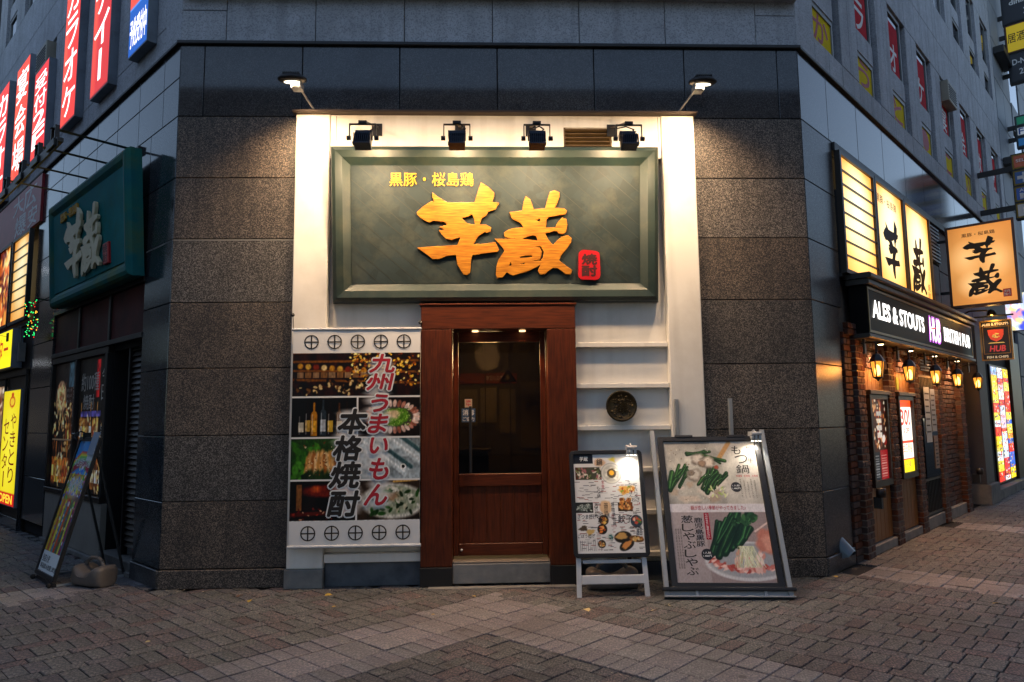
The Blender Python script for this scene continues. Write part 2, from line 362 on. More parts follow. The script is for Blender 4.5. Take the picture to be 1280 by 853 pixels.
def brush(which, depth, bev=0.0):
    k = (which, depth, bev)
    if k in _br: return _br[k]
    loops = IMO if which == 'imo' else KURA
    c = bpy.data.curves.new('brush', 'CURVE'); c.dimensions = '2D'; c.fill_mode = 'BOTH'; c.extrude = depth/2; c.bevel_depth = bev; c.bevel_resolution = 1
    for lp in loops:
        sp = c.splines.new('POLY'); sp.points.add(len(lp)-1); sp.use_cyclic_u = True
        for p, (x, y) in zip(sp.points, lp): p.co = (x/1000, (800-y)/1000, 0, 1)
    o = bpy.data.objects.new('brush', c); col.objects.link(o)
    me = bpy.data.meshes.new_from_object(o.evaluated_get(bpy.context.evaluated_depsgraph_get()))
    v = [tuple(x.co) for x in me.vertices]; f = [tuple(p.vertices) for p in me.polygons]
    bpy.data.objects.remove(o); bpy.data.curves.remove(c); bpy.data.meshes.remove(me)
    _br[k] = (v, f); return v, f
def put_brush(mb, which, x0, x1, z0, z1, y, depth=.002, bev=0.0, mi=0, m=None):
    """brushed character filling the box; its back sits on the plane y"""
    kx = (x1-x0)/(.512 if which == 'imo' else .483)
    v, f = brush(which, depth/1.0, bev)
    a = np.array(v); lo, hi = a.min(0), a.max(0)
    X = x0 + (a[:,0]-lo[0])/(hi[0]-lo[0])*(x1-x0); Z = z0 + (a[:,1]-lo[1])/(hi[1]-lo[1])*(z1-z0)
    Y = y - (a[:,2]-lo[2])/max(hi[2]-lo[2], 1e-6)*depth
    mb.add(np.stack([X, Y, Z], 1).tolist(), f, mi, m)

# ------------------------------------------------------------------ printed pictures (ink colours on a fine mesh)
def smooth_noise(h, w, cells, seed):
    r = np.random.RandomState(seed); g = r.rand(cells+2, cells+2)
    y = np.linspace(0, cells, h); x = np.linspace(0, cells, w)
    yi, xi = y.astype(int), x.astype(int); fy, fx = (y-yi)[:,None], (x-xi)[None,:]
    fy = fy*fy*(3-2*fy); fx = fx*fx*(3-2*fx)
    a = g[yi][:,xi]; b = g[yi][:,xi+1]; c = g[yi+1][:,xi]; d = g[yi+1][:,xi+1]
    return (a*(1-fx)+b*fx)*(1-fy)+(c*(1-fx)+d*fx)*fy
def hexc(c): return np.array([int(c[i:i+2], 16)/255 for i in (0,2,4)]) if isinstance(c, str) else np.array(c)
class Pic:
    def __init__(s, w, h, bg):
        s.w, s.h = w, h; s.a = np.ones((h, w, 3))*hexc(bg)
        s.X, s.Y = np.meshgrid(np.linspace(0, 1, w), np.linspace(0, 1, h)); s.k = h/w; s.n = 0
        s.r = random.Random(w*1000+h)
    def mix(s, m, c, op=1):
        m = np.clip(m, 0, 1)[..., None]*op; s.a = s.a*(1-m) + hexc(c)*m
    def rect(s, x0, y0, x1, y1, c, op=1): s.mix(((s.X >= x0) & (s.X <= x1) & (s.Y >= y0) & (s.Y <= y1)).astype(float), c, op)
    def clip(s, x0, y0, x1, y1): return ((s.X >= x0) & (s.X <= x1) & (s.Y >= y0) & (s.Y <= y1)).astype(float)
    def ell(s, cx, cy, rx, ry, c, rot=0, soft=.15, wob=0, op=1, mask=None):
        dx, dy = s.X-cx, (s.Y-cy)*s.k; ry = ry*s.k
        ca, sa = math.cos(rot), math.sin(rot); u = (dx*ca+dy*sa)/rx; v = (-dx*sa+dy*ca)/ry
        d = np.sqrt(u*u+v*v)
        if wob: t = np.arctan2(v, u); p = s.r.random()*6; d = d*(1+wob*(np.sin(3*t+p)+.6*np.sin(5*t+2*p)+.4*np.sin(9*t+p)))
        m = np.clip((1-d)/max(soft, .01), 0, 1)
        if mask is not None: m = m*mask
        s.mix(m, c, op); return m
    def line(s, pts, wd, c, op=1, mask=None, soft=.5):
        for (x0, y0), (x1, y1) in zip(pts[:-1], pts[1:]):
            ax, ay, bx, by = x0, y0*s.k, x1, y1*s.k
            px, py = s.X-ax, s.Y*s.k-ay; dx, dy = bx-ax, by-ay; t = np.clip((px*dx+py*dy)/max(dx*dx+dy*dy, 1e-9), 0, 1)
            d = np.hypot(px-t*dx, py-t*dy); m = np.clip((wd-d)/(wd*soft), 0, 1)
            if mask is not None: m = m*mask
            s.mix(m, c, op)
    def noise(s, amp, cells, mask=None, seed=None):
        s.n += 1; z = (smooth_noise(s.h, s.w, cells, seed or (s.n*77+cells))-.5)*2*amp
        if mask is not None: z = z*mask
        s.a = np.clip(s.a*(1+z[..., None]), 0, 1)
    def scatter(s, n, x0, y0, x1, y1, r, cols, mask=None, asp=.5, soft=.4, op=1):
        for _ in range(n):
            q = s.r.uniform(.6, 1.4)*r
            s.ell(s.r.uniform(x0, x1), s.r.uniform(y0, y1), q, q*asp/s.k, s.r.choice(cols), s.r.uniform(0, 3.1), soft, op=op, mask=mask)
    def dish(s, cx, cy, r, plate, foods, n=16, fr=.35, mask=None):
        s.ell(cx, cy, r*1.06, r*1.06/s.k, '333230', soft=.1, op=.5, mask=mask)
        s.ell(cx, cy, r, r/s.k, plate, soft=.06, mask=mask); s.ell(cx, cy, r*.82, r*.82/s.k, np.clip(hexc(plate)*.88, 0, 1), soft=.1, mask=mask)
        for _ in range(n):
            t = s.r.uniform(0, 6.28); d = s.r.random()**.5*r*.62; q = r*fr*s.r.uniform(.5, 1.1)
            s.ell(cx+d*math.cos(t), cy+d*math.sin(t)/s.k, q, q*.6/s.k, s.r.choice(foods), s.r.uniform(0, 3.1), .4, .08, mask=mask)
    def sheet(s, name, x0, x1, z0, z1, y, parent, m=None, wave=0, glow=0, off=None, label=None, rough=.45):
        """flat sheet carrying the print; returns the object"""
        h, w = s.h, s.w
        xs = np.linspace(x0, x1, w); zs = np.linspace(z0, z1, h)
        X, Z = np.meshgrid(xs, zs); P = np.stack([X, y + wave*(np.sin(X*9+Z*2.2)+.7*np.sin(Z*7-X*4)+.5*np.sin(X*23+Z*3)), Z], -1).reshape(-1, 3)
        M = (off if off is not None else Matrix()) @ (m if m is not None else Matrix())
        Mn = np.array(M); P = P @ Mn[:3,:3].T + Mn[:3,3]
        i = np.arange((h-1)*(w-1)); r, c = i//(w-1), i % (w-1); a = r*w+c
        F = np.stack([a, a+1, a+w+1, a+w], 1)
        me = bpy.data.meshes.new(name); me.vertices.add(h*w); me.vertices.foreach_set('co', P.ravel())
        me.loops.add(F.size); me.loops.foreach_set('vertex_index', F.ravel().astype(np.int32))
        me.polygons.add(len(F)); me.polygons.foreach_set('loop_start', (np.arange(len(F))*4).astype(np.int32))
        me.update(calc_edges=True)
        at = me.color_attributes.new('ink', 'FLOAT_COLOR', 'POINT')
        g = np.clip(s.a, 0, 1); g = np.where(g <= .04045, g/12.92, ((g+.055)/1.055)**2.4)
        at.data.foreach_set('color', np.concatenate([g, np.ones((h, w, 1))], -1).reshape(-1))
        me.materials.append(print_mat(glow, rough))
        o = bpy.data.objects.new(name, me); col.objects.link(o); o.parent = parent.o if isinstance(parent, Thing) else parent
        if label: o['label'] = label
        return o

# ================================================================== ground and paving
def proj(P):
    v = Vector(P) - cam.location; z = v.dot(fw)
    return (640 + 880*v.dot(rt)/z, 426.5 - 880*v.dot(up)/z, z) if z > .3 else (9e9, 9e9, z)
cam.location = (0, 0, 1.5)
g = MB(); g.add([(-150,-60,-.02),(150,-60,-.02),(150,200,-.02),(-150,200,-.02)], [(0,1,2,3)])
g.build('ground', GROUND, kind='structure')
pave = Thing('pavement', None, None, Matrix(), kind='structure')
E_AZ = R_(43.6)
e1 = Vector((math.sin(E_AZ), math.cos(E_AZ), 0)); e2 = Vector((-e1.y, e1.x, 0))
def outside(x, y, m=-.02):
    P = Vector((x, y, 0))
    f = -(FF.inverted() @ P).y; l = -(FL.inverted() @ P).y; r = -(FR.inverted() @ P).y
    return f > m or l > m or r > m
cells = []                                   # p0, p1, q0, q1, kind
A = .112; LB = .238
def fits(p, q): return True
# band 1 (runs with the right street) and band 2 (runs with the left street), meeting in front of the door
for (ra, rb, k, st) in ((3.70,3.935,'small',.113), (3.94,4.255,'square',.226), (4.26,4.49,'small',.113)):
    p = -.5
    while p < 4.36: cells.append((p, p+st, ra, rb, k)); p += st
for (ra, rb, k, st) in ((3.60,3.815,'small',.113), (3.82,4.13,'square',.226), (4.135,4.36,'small',.113)):
    q = 3.70-st
    while q > -1.5: cells.append((ra, rb, q, q+st, k)); q -= st
# inside the corner: herringbone
for i in range(-10, 34):
    for j in range(-16, 34):
        d = (i - j) % 4; p, q = i*A, j*A
        c = (p, p+2*A, q, q+A) if d == 0 else ((p, p+A, q-A, q+A) if d == 2 else None)
        if c:
            a, b, e, f = c; b, f = min(b, 3.595), min(f, 3.695)
            if b-a > .03 and f-e > .03: cells.append((a, b, e, f, 'brick'))
# left zone: soldier rows along p, stretcher rows between
LBANDS = [(7.17, 7.80)]; RBANDS = [(7.11, 7.72), (10.9, 11.5)]
def cross_band(lo, hi, a0, a1, left):
    w = hi-lo
    for (f0, f1, k, st) in ((0, .28, 'small', .113), (.285, .715, 'square', .226), (.72, 1, 'small', .113)):
        t = a0
        while t < a1:
            c = (t, t+st, lo+f0*w, lo+f1*w) if left else (lo+f0*w, lo+f1*w, t, t+st)
            cells.append((*c, k)); t += st
q = 4.495
while q < 14:
    hit = [b for b in LBANDS if b[0]-.05 <= q < b[1]]
    if hit: cross_band(*hit[0], -6, 3.4, True); q = hit[0][1]+.005; continue
    p = -8 + (int(q*100) % 7)*.016
    while p < 8: cells.append((p, p+A, q, q+LB, 'brick')); p += A
    p = -8 + (int(q*100) % 5)*.05
    while p < 8: cells.append((p, p+LB, q+LB, q+LB+A, 'brick')); p += LB
    q += LB+A
p = 4.365
while p < 17:
    hit = [b for b in RBANDS if b[0]-.1 <= p < b[1]]
    if hit: cross_band(*hit[0], -6, 2.35, False); p = hit[0][1]+.005; continue
    q = 4.49 - A - (int(p*100) % 7)*.016*0
    while q > -6: cells.append((p, p+LB, q, q+A, 'brick')); q -= A
    q = 4.49 - LB
    while q > -6: cells.append((p+LB, p+LB+A, q, q+LB, 'brick')); q -= LB
    p += LB+A
big = []
for (a, b, c, d, k) in cells:
    P = e1*((a+b)/2) + e2*((c+d)/2)
    if not outside(P.x, P.y, .0): continue
    x, y, z = proj(P)
    if not (-160 < x < 1440 and 400 < y < 1020): continue
    big.append(((b-a)*(d-c)/z**3 if 0 <= x <= 1280 and y <= 853 else 0, a, b, c, d, k))
big.sort(key=lambda t: -t[0])
GAP = .0075
def paver_shape(mb, w, l, m=None):
    x, y, b = w/2-GAP/2, l/2-GAP/2, .004
    mb.add([(-x,-y,-.03),(x,-y,-.03),(x,y,-.03),(-x,y,-.03),(-x,-y,-.003),(x,-y,-.003),(x,y,-.003),(-x,y,-.003),
            (-x+b,-y+b,0),(x-b,-y+b,0),(x-b,y-b,0),(-x+b,y-b,0)],
           [(0,1,5,4),(1,2,6,5),(2,3,7,6),(3,0,4,7),(4,5,9,8),(5,6,10,9),(6,7,11,10),(7,4,8,11),(8,9,10,11)], 0, m)
shapes = {}; fields = {}
rot = RZ(math.pi/2 - E_AZ)
for n, (ar, a, b, c, d, k) in enumerate(big):
    P = e1*((a+b)/2) + e2*((c+d)/2)
    M = T3(P.x, P.y, random.uniform(-.0035, .002)) @ rot @ RX(random.uniform(-.011, .011)) @ RY(random.uniform(-.011, .011))
    mt = PAVER if k == 'brick' else SLAB
    if n < 300 and ar > 0:
        key = (round(b-a, 3), round(d-c, 3), k)
        if key not in shapes:
            t = MB(); paver_shape(t, b-a, d-c); shapes[key] = t.mesh('paver', mt)
        o = bpy.data.objects.new('paver', shapes[key]); col.objects.link(o); o.parent = pave.o; o.matrix_local = M
    else:
        paver_shape(fields.setdefault(k == 'brick', MB()), b-a, d-c, M)
for k, t in fields.items(): t.build('paver_field', PAVER if k else SLAB, pave, kind='stuff')

# ================================================================== the corner building: granite, cladding, windows
B = Thing('corner_building', 'tall grey stone corner building with dark granite ground floor', 'building', FF, (FW/2, 0, 0))
def inB(fr): return FF.inverted() @ fr      # wall frame expressed in the front frame
MFR, MFL = inB(FR), inB(FL)
ZJ = [.17, .775, 1.375, 2.0, 2.625, 3.24, 3.845, 4.465, 5.2]
H_TOP = 13.2
G_ = .007
def slab(name, mt, M, x0, x1, z0, z1, y0=0, y1=.06, b=.004):
    B.mb(M).cbox(x0+G_/2, x1-G_/2, y0, y1, z0+G_/2, z1-G_/2, b).build(name, mt, B)
I4 = Matrix()
# cores behind the panels
c = B.mb()
c.box(.06, 1.2, .062, .5, 0, 4.6); c.box(5.0, FW-.06, .062, .5, 0, 4.6); c.box(.06, FW-.06, .075, .6, 4.465, H_TOP)
c.build('wall_core', JOINT, B)
c = B.mb(MFR); c.box(.06, .86, .062, .5, 0, 4.6); c.box(.06, 14, .132, .5, 4.42, H_TOP); c.build('wall_core', JOINT, B)
c = B.mb(MFL); c.box(-.7, -.06, .062, .5, 0, 4.6); c.box(-11, -.06, .132, .5, 4.42, H_TOP); c.box(-5.25, -.69, .07, .5, 2.94, 4.46); c.box(-11, -5.2, .07, .5, 2.9, 4.5); c.box(-11, -5.2, .07, .5, 4.3, 4.9); c.box(-5.3, -4.06, .062, .5, 0, 4.6); c.build('wall_core', JOINT, B)
# front: rough granite piers, polished band above the shop front
for x0, x1 in ((0, 1.16), (5.05, FW)):
    for z0, z1 in zip(ZJ[:-2], ZJ[1:-1]): slab('granite_panel', GRAN, I4, x0, x1, z0, z1)
fx = [0, .235, 1.189, 2.146, 3.114, 4.083, 4.998, 5.95, FW]
for x0, x1 in zip(fx[:-1], fx[1:]): slab('granite_panel', POLB, I4, x0, x1, ZJ[-2], ZJ[-1], 0, .07)
for M, x0, x1 in ((I4, 0, 1.16), (I4, 5.05, FW), (MFR, 0, .74), (MFL, -.7, 0)):
    B.mb(M).cbox(x0 - (.02 if x0 == 0 else 0), x1 + (.02 if x1 in (0, FW) else 0), -.02, .06, 0, .165, .006).build('plinth', GRAN if M is I4 else POLR, B)
# light mortar seam on the left pier
B.mb().box(.005, 1.155, -.003, .03, 3.222, 3.236).build('seam', CONC, B)
B.mb(MFL).box(-.695, -.005, -.003, .03, 3.222, 3.236).build('seam', CONC, B)
# side piers, polished
for z0, z1 in zip(ZJ[:-2], ZJ[1:-1]):
    slab('granite_panel', POLR, MFR, 0, .74 if z1 < 3 else .84, z0, z1)
    slab('granite_panel', POL, MFL, -.7, 0, z0, z1)
    slab('granite_panel', POL, MFL, -5.2, -4.06, z0, z1)
for a, b_ in ((-1.5, -.7), (-2.3, -1.5), (-3.15, -2.3), (-4.06, -3.15)):
    for p_, q_ in ((2.995, 3.845), (3.845, 4.465)): slab('granite_panel', POL, MFL, a, b_, p_, q_)
rx = [0, .77, 1.75, 2.75, 3.75, 4.75, 5.75, 6.75, 7.75, 8.75, 9.75, 10.75, 11.75]
for x0, x1 in zip(rx[:-1], rx[1:]): slab('granite_panel', POL, MFR, x0, x1, ZJ[-2], ZJ[-1])
lx = [0, .4, 1.1, 1.8, 2.55, 3.3, 4.05, 4.8, 5.55, 6.3, 7.05, 7.8, 8.6, 9.4]
for x0, x1 in zip(lx[:-1], lx[1:]):
    slab('granite_panel', POL, MFL, -x1, -x0, ZJ[-2], 4.86); slab('granite_panel', POL, MFL, -x1, -x0, 4.86, ZJ[-1])
# ledge
led = B.mb(); led.cbox(-.03, FW+.03, -.035, .06, 5.195, 5.235, .008); led.build('ledge', LEDGE, B)
B.mb(MFR).cbox(-.012, 11.9, -.035, .06, 5.196, 5.234, .008).build('ledge', LEDGE, B)
B.mb(MFL).cbox(-9.5, .012, -.035, .06, 5.196, 5.234, .008).build('ledge', LEDGE, B)
# front cladding above
ux = [0, .436, 1.31, 2.19, 3.07, 3.945, 4.82, 5.75, FW]
for x0, x1 in zip(ux[:-1], ux[1:]):
    if x0 in (0, 5.75):
        for z0, z1 in ((5.24, 5.56), (5.56, 6.2), (6.2, 7.9)): slab('cladding_panel', PANEL, I4, x0, x1, z0, z1, 0, .07)
    else:
        for z0, z1 in ((5.24, 6.3), (6.3, 7.9)): slab('cladding_panel', PANEL, I4, x0, x1, z0, z1, 0, .07)
B.mb().box(.0, FW, -.12, .0, 5.70, 5.9).build('string_course', PANEL, B)
POSTER_N = [0]
def window(M, x0, x1, z0, poster, ac=False):
    """tall opening: low pane, grey transom, tall pane; recessed behind the cladding"""
    w = bpy.data.objects.new('window', None); col.objects.link(w); w.parent = B.o
    z1 = z0 + 1.7; a, b = z0+.46, z0+.73
    far = M is MFR                                   # the deep slot is on the side away from the corner
    sl = .20*(x1-x0); px0, px1 = (x0, x1-sl) if far else (x0+sl, x1)
    mb = B.mb(M); f = .035
    for (p, q) in ((z0, a), (b, z1)):
        mb.box(px0, px0+f, .03, .09, p, q); mb.box(px1-f, px1, .03, .09, p, q)
        mb.box(px0+f, px1-f, .03, .09, p, p+f); mb.box(px0+f, px1-f, .03, .09, q-f*1.6, q)
    mb.build('frame', FRAMEG, w)
    B.mb(M).box(px0, px1, .02, .09, a+.002, b-.002).build('transom_panel', PANEL, w)
    gl = B.mb(M); gl.box(px0+f, px1-f, .05, .06, z0+f, a-f); gl.box(px0+f, px1-f, .05, .06, b+f, z1-f*1.6); gl.build('pane', GLASSW, w)
    t = B.mb(M); sx = (px1, x1) if far else (x0, px0); t.box(*sx, .11, .128, z0, z1); t.build('side_panel', LEDGE, w)
    if poster:
        gly = poster
        t = B.mb(M); t.box(px0+f, px1-f, .045, .048, z0+f, a-f); t.build('yellow_poster', YEL, w)
        t = B.mb(M); t.box(px0+f, px1-.10, .045, .048, b+f, z1-.16); t.build('red_poster', REDP, w)
        t = B.mb(M); put_text(t, gly[0], px0+.12, px1-.12, z0+.06, a-.06, .0435, .03); t.build('lettering', RINK, w)
        t = B.mb(M); put_text(t, gly[1], px0+.10, px1-.2, b+.08, b+.5, .0435, .03); t.build('lettering', WINK, w)
    return w
YEL = mat('yellow_window_poster', 'dcc000', 'e8cc08', rough=.8, spec=.1); REDP = mat('red_window_poster', 'b80f22', 'c81628', rough=.8, spec=.1)
S0, PER, OW = .51, 1.48, .87
GL = ['かカ', 'うラ', 'とオ', '・ケ', 'こ宴', 'い会', 'ご飲', 'く放']
for k in range(3):
    zb = 5.55 + 3.0*k
    for i in range(8):
        s = S0 + PER*i
        if k < 2 or True:
            window(MFR, s, s+OW, zb, GL[i] if k == 0 else None)
        e = s+PER if i < 7 else s+OW+.4
        mid = (s+OW+e)/2
        if i < 7:
            slab('cladding_panel', PANEL, MFR, s+OW, mid, zb-.005, zb+1.705, 0, .125); slab('cladding_panel', PANEL, MFR, mid, e, zb-.005, zb+1.705, 0, .125)
        else: slab('cladding_panel', PANEL, MFR, s+OW, e, zb-.005, zb+1.705, 0, .125)
        for (p, q) in (((5.24, zb-.005),) if k == 0 else ()) + ((zb+1.705, zb+2.33), (zb+2.33, zb+2.995)):
            slab('cladding_panel', PANEL, MFR, s, s+OW/2, p, q, 0, .125); slab('cladding_panel', PANEL, MFR, s+OW/2, s+OW, p, q, 0, .125)
            slab('cladding_panel', PANEL, MFR, s+OW, e, p, q, 0, .125)
    slab('cladding_panel', PANEL, MFR, 0, S0, 5.24 if k == 0 else zb-.67, zb+2.33, 0, .125)
    for i in range(6):
        s = .42 + PER*i
        if not (k == 0 and i < 3): window(MFL, -s-OW, -s, zb, None)
        e = s+PER; mid = (s+OW+e)/2
        if k == 0 and i < 3: slab('cladding_panel', PANEL, MFL, -s-OW, -s, zb-.005, zb+1.705, 0, .125)
        slab('cladding_panel', PANEL, MFL, -mid, -s-OW, zb-.005, zb+1.705, 0, .125); slab('cladding_panel', PANEL, MFL, -e, -mid, zb-.005, zb+1.705, 0, .125)
        for (p, q) in (((5.24, zb-.005),) if k == 0 else ()) + ((zb+1.705, zb+2.33), (zb+2.33, zb+2.995)):
            slab('cladding_panel', PANEL, MFL, -s-OW, -s, p, q, 0, .125); slab('cladding_panel', PANEL, MFL, -e, -s-OW, p, q, 0, .125)
    slab('cladding_panel', PANEL, MFL, -.42, 0, 5.24 if k == 0 else zb-.67, zb+2.33, 0, .125)

# ================================================================== white shop front with the wooden door
S = Thing('restaurant_front', 'white plaster shop front framing a dark red wooden door under the big sign', 'shop front', FF, (3.1, 0, 0))
S.mb().cbox(1.165, 1.49, -.09, .06, .17, 4.45, .008).build('column', WHITE, S)
S.mb().cbox(4.72, 5.045, -.09, .06, .17, 4.45, .008).build('column', WHITE, S)
for x0, x1 in ((1.15, 1.495), (4.715, 5.05)): S.mb().cbox(x0, x1, -.105, .06, 0, .168, .006).build('base_block', CONC, S)
S.mb().box(1.492, 3.757, -.07, .06, 4.02, 4.45).build('fascia', WHITE, S)
S.mb().box(4.232, 4.718, -.07, .06, 4.02, 4.45).build('fascia', WHITE, S)
S.mb().box(3.759, 4.230, -.07, .06, 4.335, 4.45).build('fascia', WHITE, S)
S.mb().cbox(1.14, 5.07, -.15, .07, 4.452, 4.475, .004).build('cap', mat('brown_cap', '3a2d22', '46372a', rough=.6), S)
# fine vertical joints in the render of the fascia
for x in (1.545, 4.69): S.mb().box(x, x+.006, -.073, -.06, 4.19, 4.44).build('wire', CONC, S)
S.mb().box(3.82, 4.718, .0, .06, .17, 4.02).build('recess_wall', WHITE, S)
S.mb().box(1.492, 2.39, .0, .06, .30, 4.02).build('recess_wall', WHITE, S)
S.mb().box(2.39, 3.82, .0, .06, 2.66, 4.02).build('recess_wall', WHITE, S)
for z in (2.165, 1.775, 1.38, .99, .6, .22): S.mb().cbox(3.822, 4.716, -.065, .0, z, z+.045, .004).build('shelf', WHITE, S)
# low wall under the banner
S.mb().cbox(1.50, 2.39, -.04, .06, 0, .215, .006).build('base_wall', CONCD, S)
S.mb().cbox(1.498, 2.388, -.075, .06, .217, .295, .005).build('skirting', WHITE, S)
S.mb().box(3.82, 4.715, -.03, .06, 0, .168).build('base_wall', CONCD, S)
# vent grille
v = S.mb(); v.box(3.762, 4.228, .02, .06, 4.15, 4.333); v.build('vent_back', BLACKM, S)
v = S.mb()
for k in range(5): v.box(3.765, 4.225, -.09, .01, 4.335-.04*k-.022, 4.335-.04*k-.012, 0, T3(0,.03,0))
v.box(3.76, 3.775, -.062, .02, 4.15, 4.335); v.box(4.215, 4.23, -.062, .02, 4.15, 4.335); v.build('vent_louvre', mat('brown_vent', '4a3a22', '5a4628', rough=.5), S)
# door frame
for x0, x1 in ((2.375, 2.66), (3.555, 3.825)):
    S.mb().cbox(x0, x1, -.14, .18, .175, 2.335, .006).build('door_jamb', WOOD, S)
    S.mb().cbox(x0-.004, x1+.004, -.145, .18, 0, .172, .006).build('jamb_base', BLACKM, S)
S.mb().cbox(2.376, 3.824, -.14, .18, 2.337, 2.56, .006).build('door_head', WOODX, S)
S.mb().cbox(2.362, 3.838, -.150, .1, 2.562, 2.58, .004).build('door_cornice', WOODX, S)
S.mb().cbox(2.662, 3.553, -.12, .5, .02, .195, .006).build('threshold_step', CONC, S)
S.mb().cbox(2.665, 3.55, -.115, .0, .197, .215, .004).build('threshold_tread', mat('worn_tread', '665f57', '746c62', rough=.5), S)
S.mb().box(2.45, 3.77, -.235, -.145, -.01, .006).build('kerb_slab', CONC, S)
# door leaf
Y0, Y1 = .055, .10
d = S.mb(); d.cbox(2.664, 2.715, Y0, Y1, .235, 2.335, .004); d.cbox(3.5, 3.551, Y0, Y1, .235, 2.335, .004)
leaf = d.build('door', WOOD, S)
for za, zb in ((2.235, 2.335), (.87, .985), (.235, .345)): S.mb().cbox(2.717, 3.498, Y0, Y1, za, zb, .004).build('rail', WOODX, leaf)
nb = 6
for k in range(nb):
    w_ = (3.497-2.718)/nb; S.mb().cbox(2.718+k*w_, 2.718+(k+1)*w_-.001, Y0+.02, Y1-.005, .346, .869, .003).build('plank', WOOD, leaf)
S.mb().box(2.716, 3.499, Y0+.022, Y0+.028, .986, 2.234).build('glass_pane', GLASSD, leaf)
h = S.mb(); h.tube((2.83, Y0-.05, 1.0), (2.83, Y0-.05, 1.62), .014, 10)
for z in (1.04, 1.58): h.tube((2.83, Y0-.05, z), (2.83, Y0+.02, z), .009)
h.build('handle', BLACK, leaf)
k_ = S.mb(); k_.lathe([(.0,0),(.013,0),(.013,.012),(.0,.014)], 12, m=T3(2.74, Y0, .29) @ RX(R_(90))); k_.build('lock', ALU, leaf)
st = S.mb(); st.box(2.745, 2.875, Y0+.019, Y0+.0215, 1.47, 1.60); st.build('blue_sticker', mat('blue_sticker', '27415f', '31506f', rough=.4), leaf)
st = S.mb(); put_text(st, '消毒', 2.755, 2.865, 1.535, 1.59, Y0+.0185, .02); put_text(st, 'ご協力', 2.755, 2.865, 1.48, 1.52, Y0+.0185, .02); st.build('lettering', WINK, leaf)
st = S.mb(); st.box(2.775, 2.845, Y0+.019, Y0+.0215, 1.61, 1.69); st.build('paper_notice', mat('faded_paper', 'a08a70', 'b09a80'), leaf)
st = S.mb(); put_text(st, '準', 2.785, 2.835, 1.62, 1.68, Y0+.0185, .03); st.build('lettering', RINK, leaf)
for x in (2.88, 3.33): S.mb().lathe([(0,0),(.03,0),(.03,.01),(0,.011)], 14, m=T3(x, -.02, 2.325)).build('downlight', lit('downlight_lens', 'ffc98a', 1.4), S)
for x in (2.88, 3.33): S.light('door_light', 'SPOT', (x, -.02, 2.31), 9, 'ffb676', (x, -.10, 0), spot_size=R_(95), spot_blend=.6, shadow_soft_size=.03)

# ---- room behind the door
Rm = Thing('interior_room', None, None, FF, (3.1, 1.0, 0), kind='structure')
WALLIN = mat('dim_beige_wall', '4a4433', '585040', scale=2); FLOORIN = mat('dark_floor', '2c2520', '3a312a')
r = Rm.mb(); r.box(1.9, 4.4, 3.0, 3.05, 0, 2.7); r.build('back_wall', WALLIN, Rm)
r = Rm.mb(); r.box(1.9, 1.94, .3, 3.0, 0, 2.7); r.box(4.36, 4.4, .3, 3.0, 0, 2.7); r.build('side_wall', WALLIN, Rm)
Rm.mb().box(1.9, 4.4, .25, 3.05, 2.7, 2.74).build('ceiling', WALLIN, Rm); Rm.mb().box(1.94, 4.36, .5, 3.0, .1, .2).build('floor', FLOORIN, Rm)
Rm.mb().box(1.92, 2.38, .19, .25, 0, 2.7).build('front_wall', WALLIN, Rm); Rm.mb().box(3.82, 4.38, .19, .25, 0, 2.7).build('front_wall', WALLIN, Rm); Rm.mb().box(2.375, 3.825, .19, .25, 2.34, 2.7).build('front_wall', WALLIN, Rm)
r = Rm.mb(); r.box(2.6, 3.4, 2.94, 2.99, 1.98, 2.12); r.build('orange_band', mat('orange_board', '9a3c16', 'aa4820'), Rm)
r = Rm.mb(); put_text(r, '本日のおすすめ', 2.98, 3.3, 2.02, 2.09, 2.938, .02); r.build('lettering', WINK, Rm)
for (a, b, z0, z1, c1) in ((2.62,2.86,1.4,1.9,'8f8468'),(2.9,3.12,1.45,1.92,'9a8e72'),(3.16,3.38,1.3,1.9,'877b60'),(3.45,3.72,1.1,2.0,'6f6248')):
    t = Rm.mb(); t.box(a, b, 2.955, 2.99, z0, z1); t.build('menu_sheet', mat('menu_sheet', c1, c1), Rm)
for k in range(9):
    Rm.mb().box(2.45+.17*k, 2.465+.17*k, 2.93, 2.985, .2, 2.6).build('wall_batten', DKWOOD, Rm) if k in (0, 3, 5, 8) else None
for z in (1.25, 1.55):
    Rm.mb().box(1.95, 2.6, 2.7, 2.95, z, z+.025).build('wall_shelf', DKWOOD, Rm)
for k in range(7):
    t = Rm.mb(); t.lathe([(.0,0),(.036,.0),(.036,.14),(.013,.19),(.013,.25),(0,.25)], 10, 0, T3(2.02+.085*k, 2.82, 1.276)); t.build('bottle', [BLACKM, WOOD, TIMBER][k % 3], Rm)
t = Rm.mb(); t.lathe([(.02,.14),(.11,.0),(.10,.0),(.0,.13)], 14, 0, T3(3.25, 2.0, 1.95)); t.tube((3.25, 2.0, 2.08), (3.25, 2.0, 2.7), .006); t.build('pendant_lamp', BRONZE, Rm)
t = Rm.mb(); t.cbox(2.35, 3.0, 1.6, 2.2, .2, 1.12, .01); t.cbox(2.32, 3.03, 1.56, 2.22, 1.12, 1.16, .008); Rm2 = t.build('counter', DKWOOD, Rm)
Rm.light('room_light', 'POINT', (3.0, 1.3, 2.2), 20, 'ffcf8e', shadow_soft_size=.15)

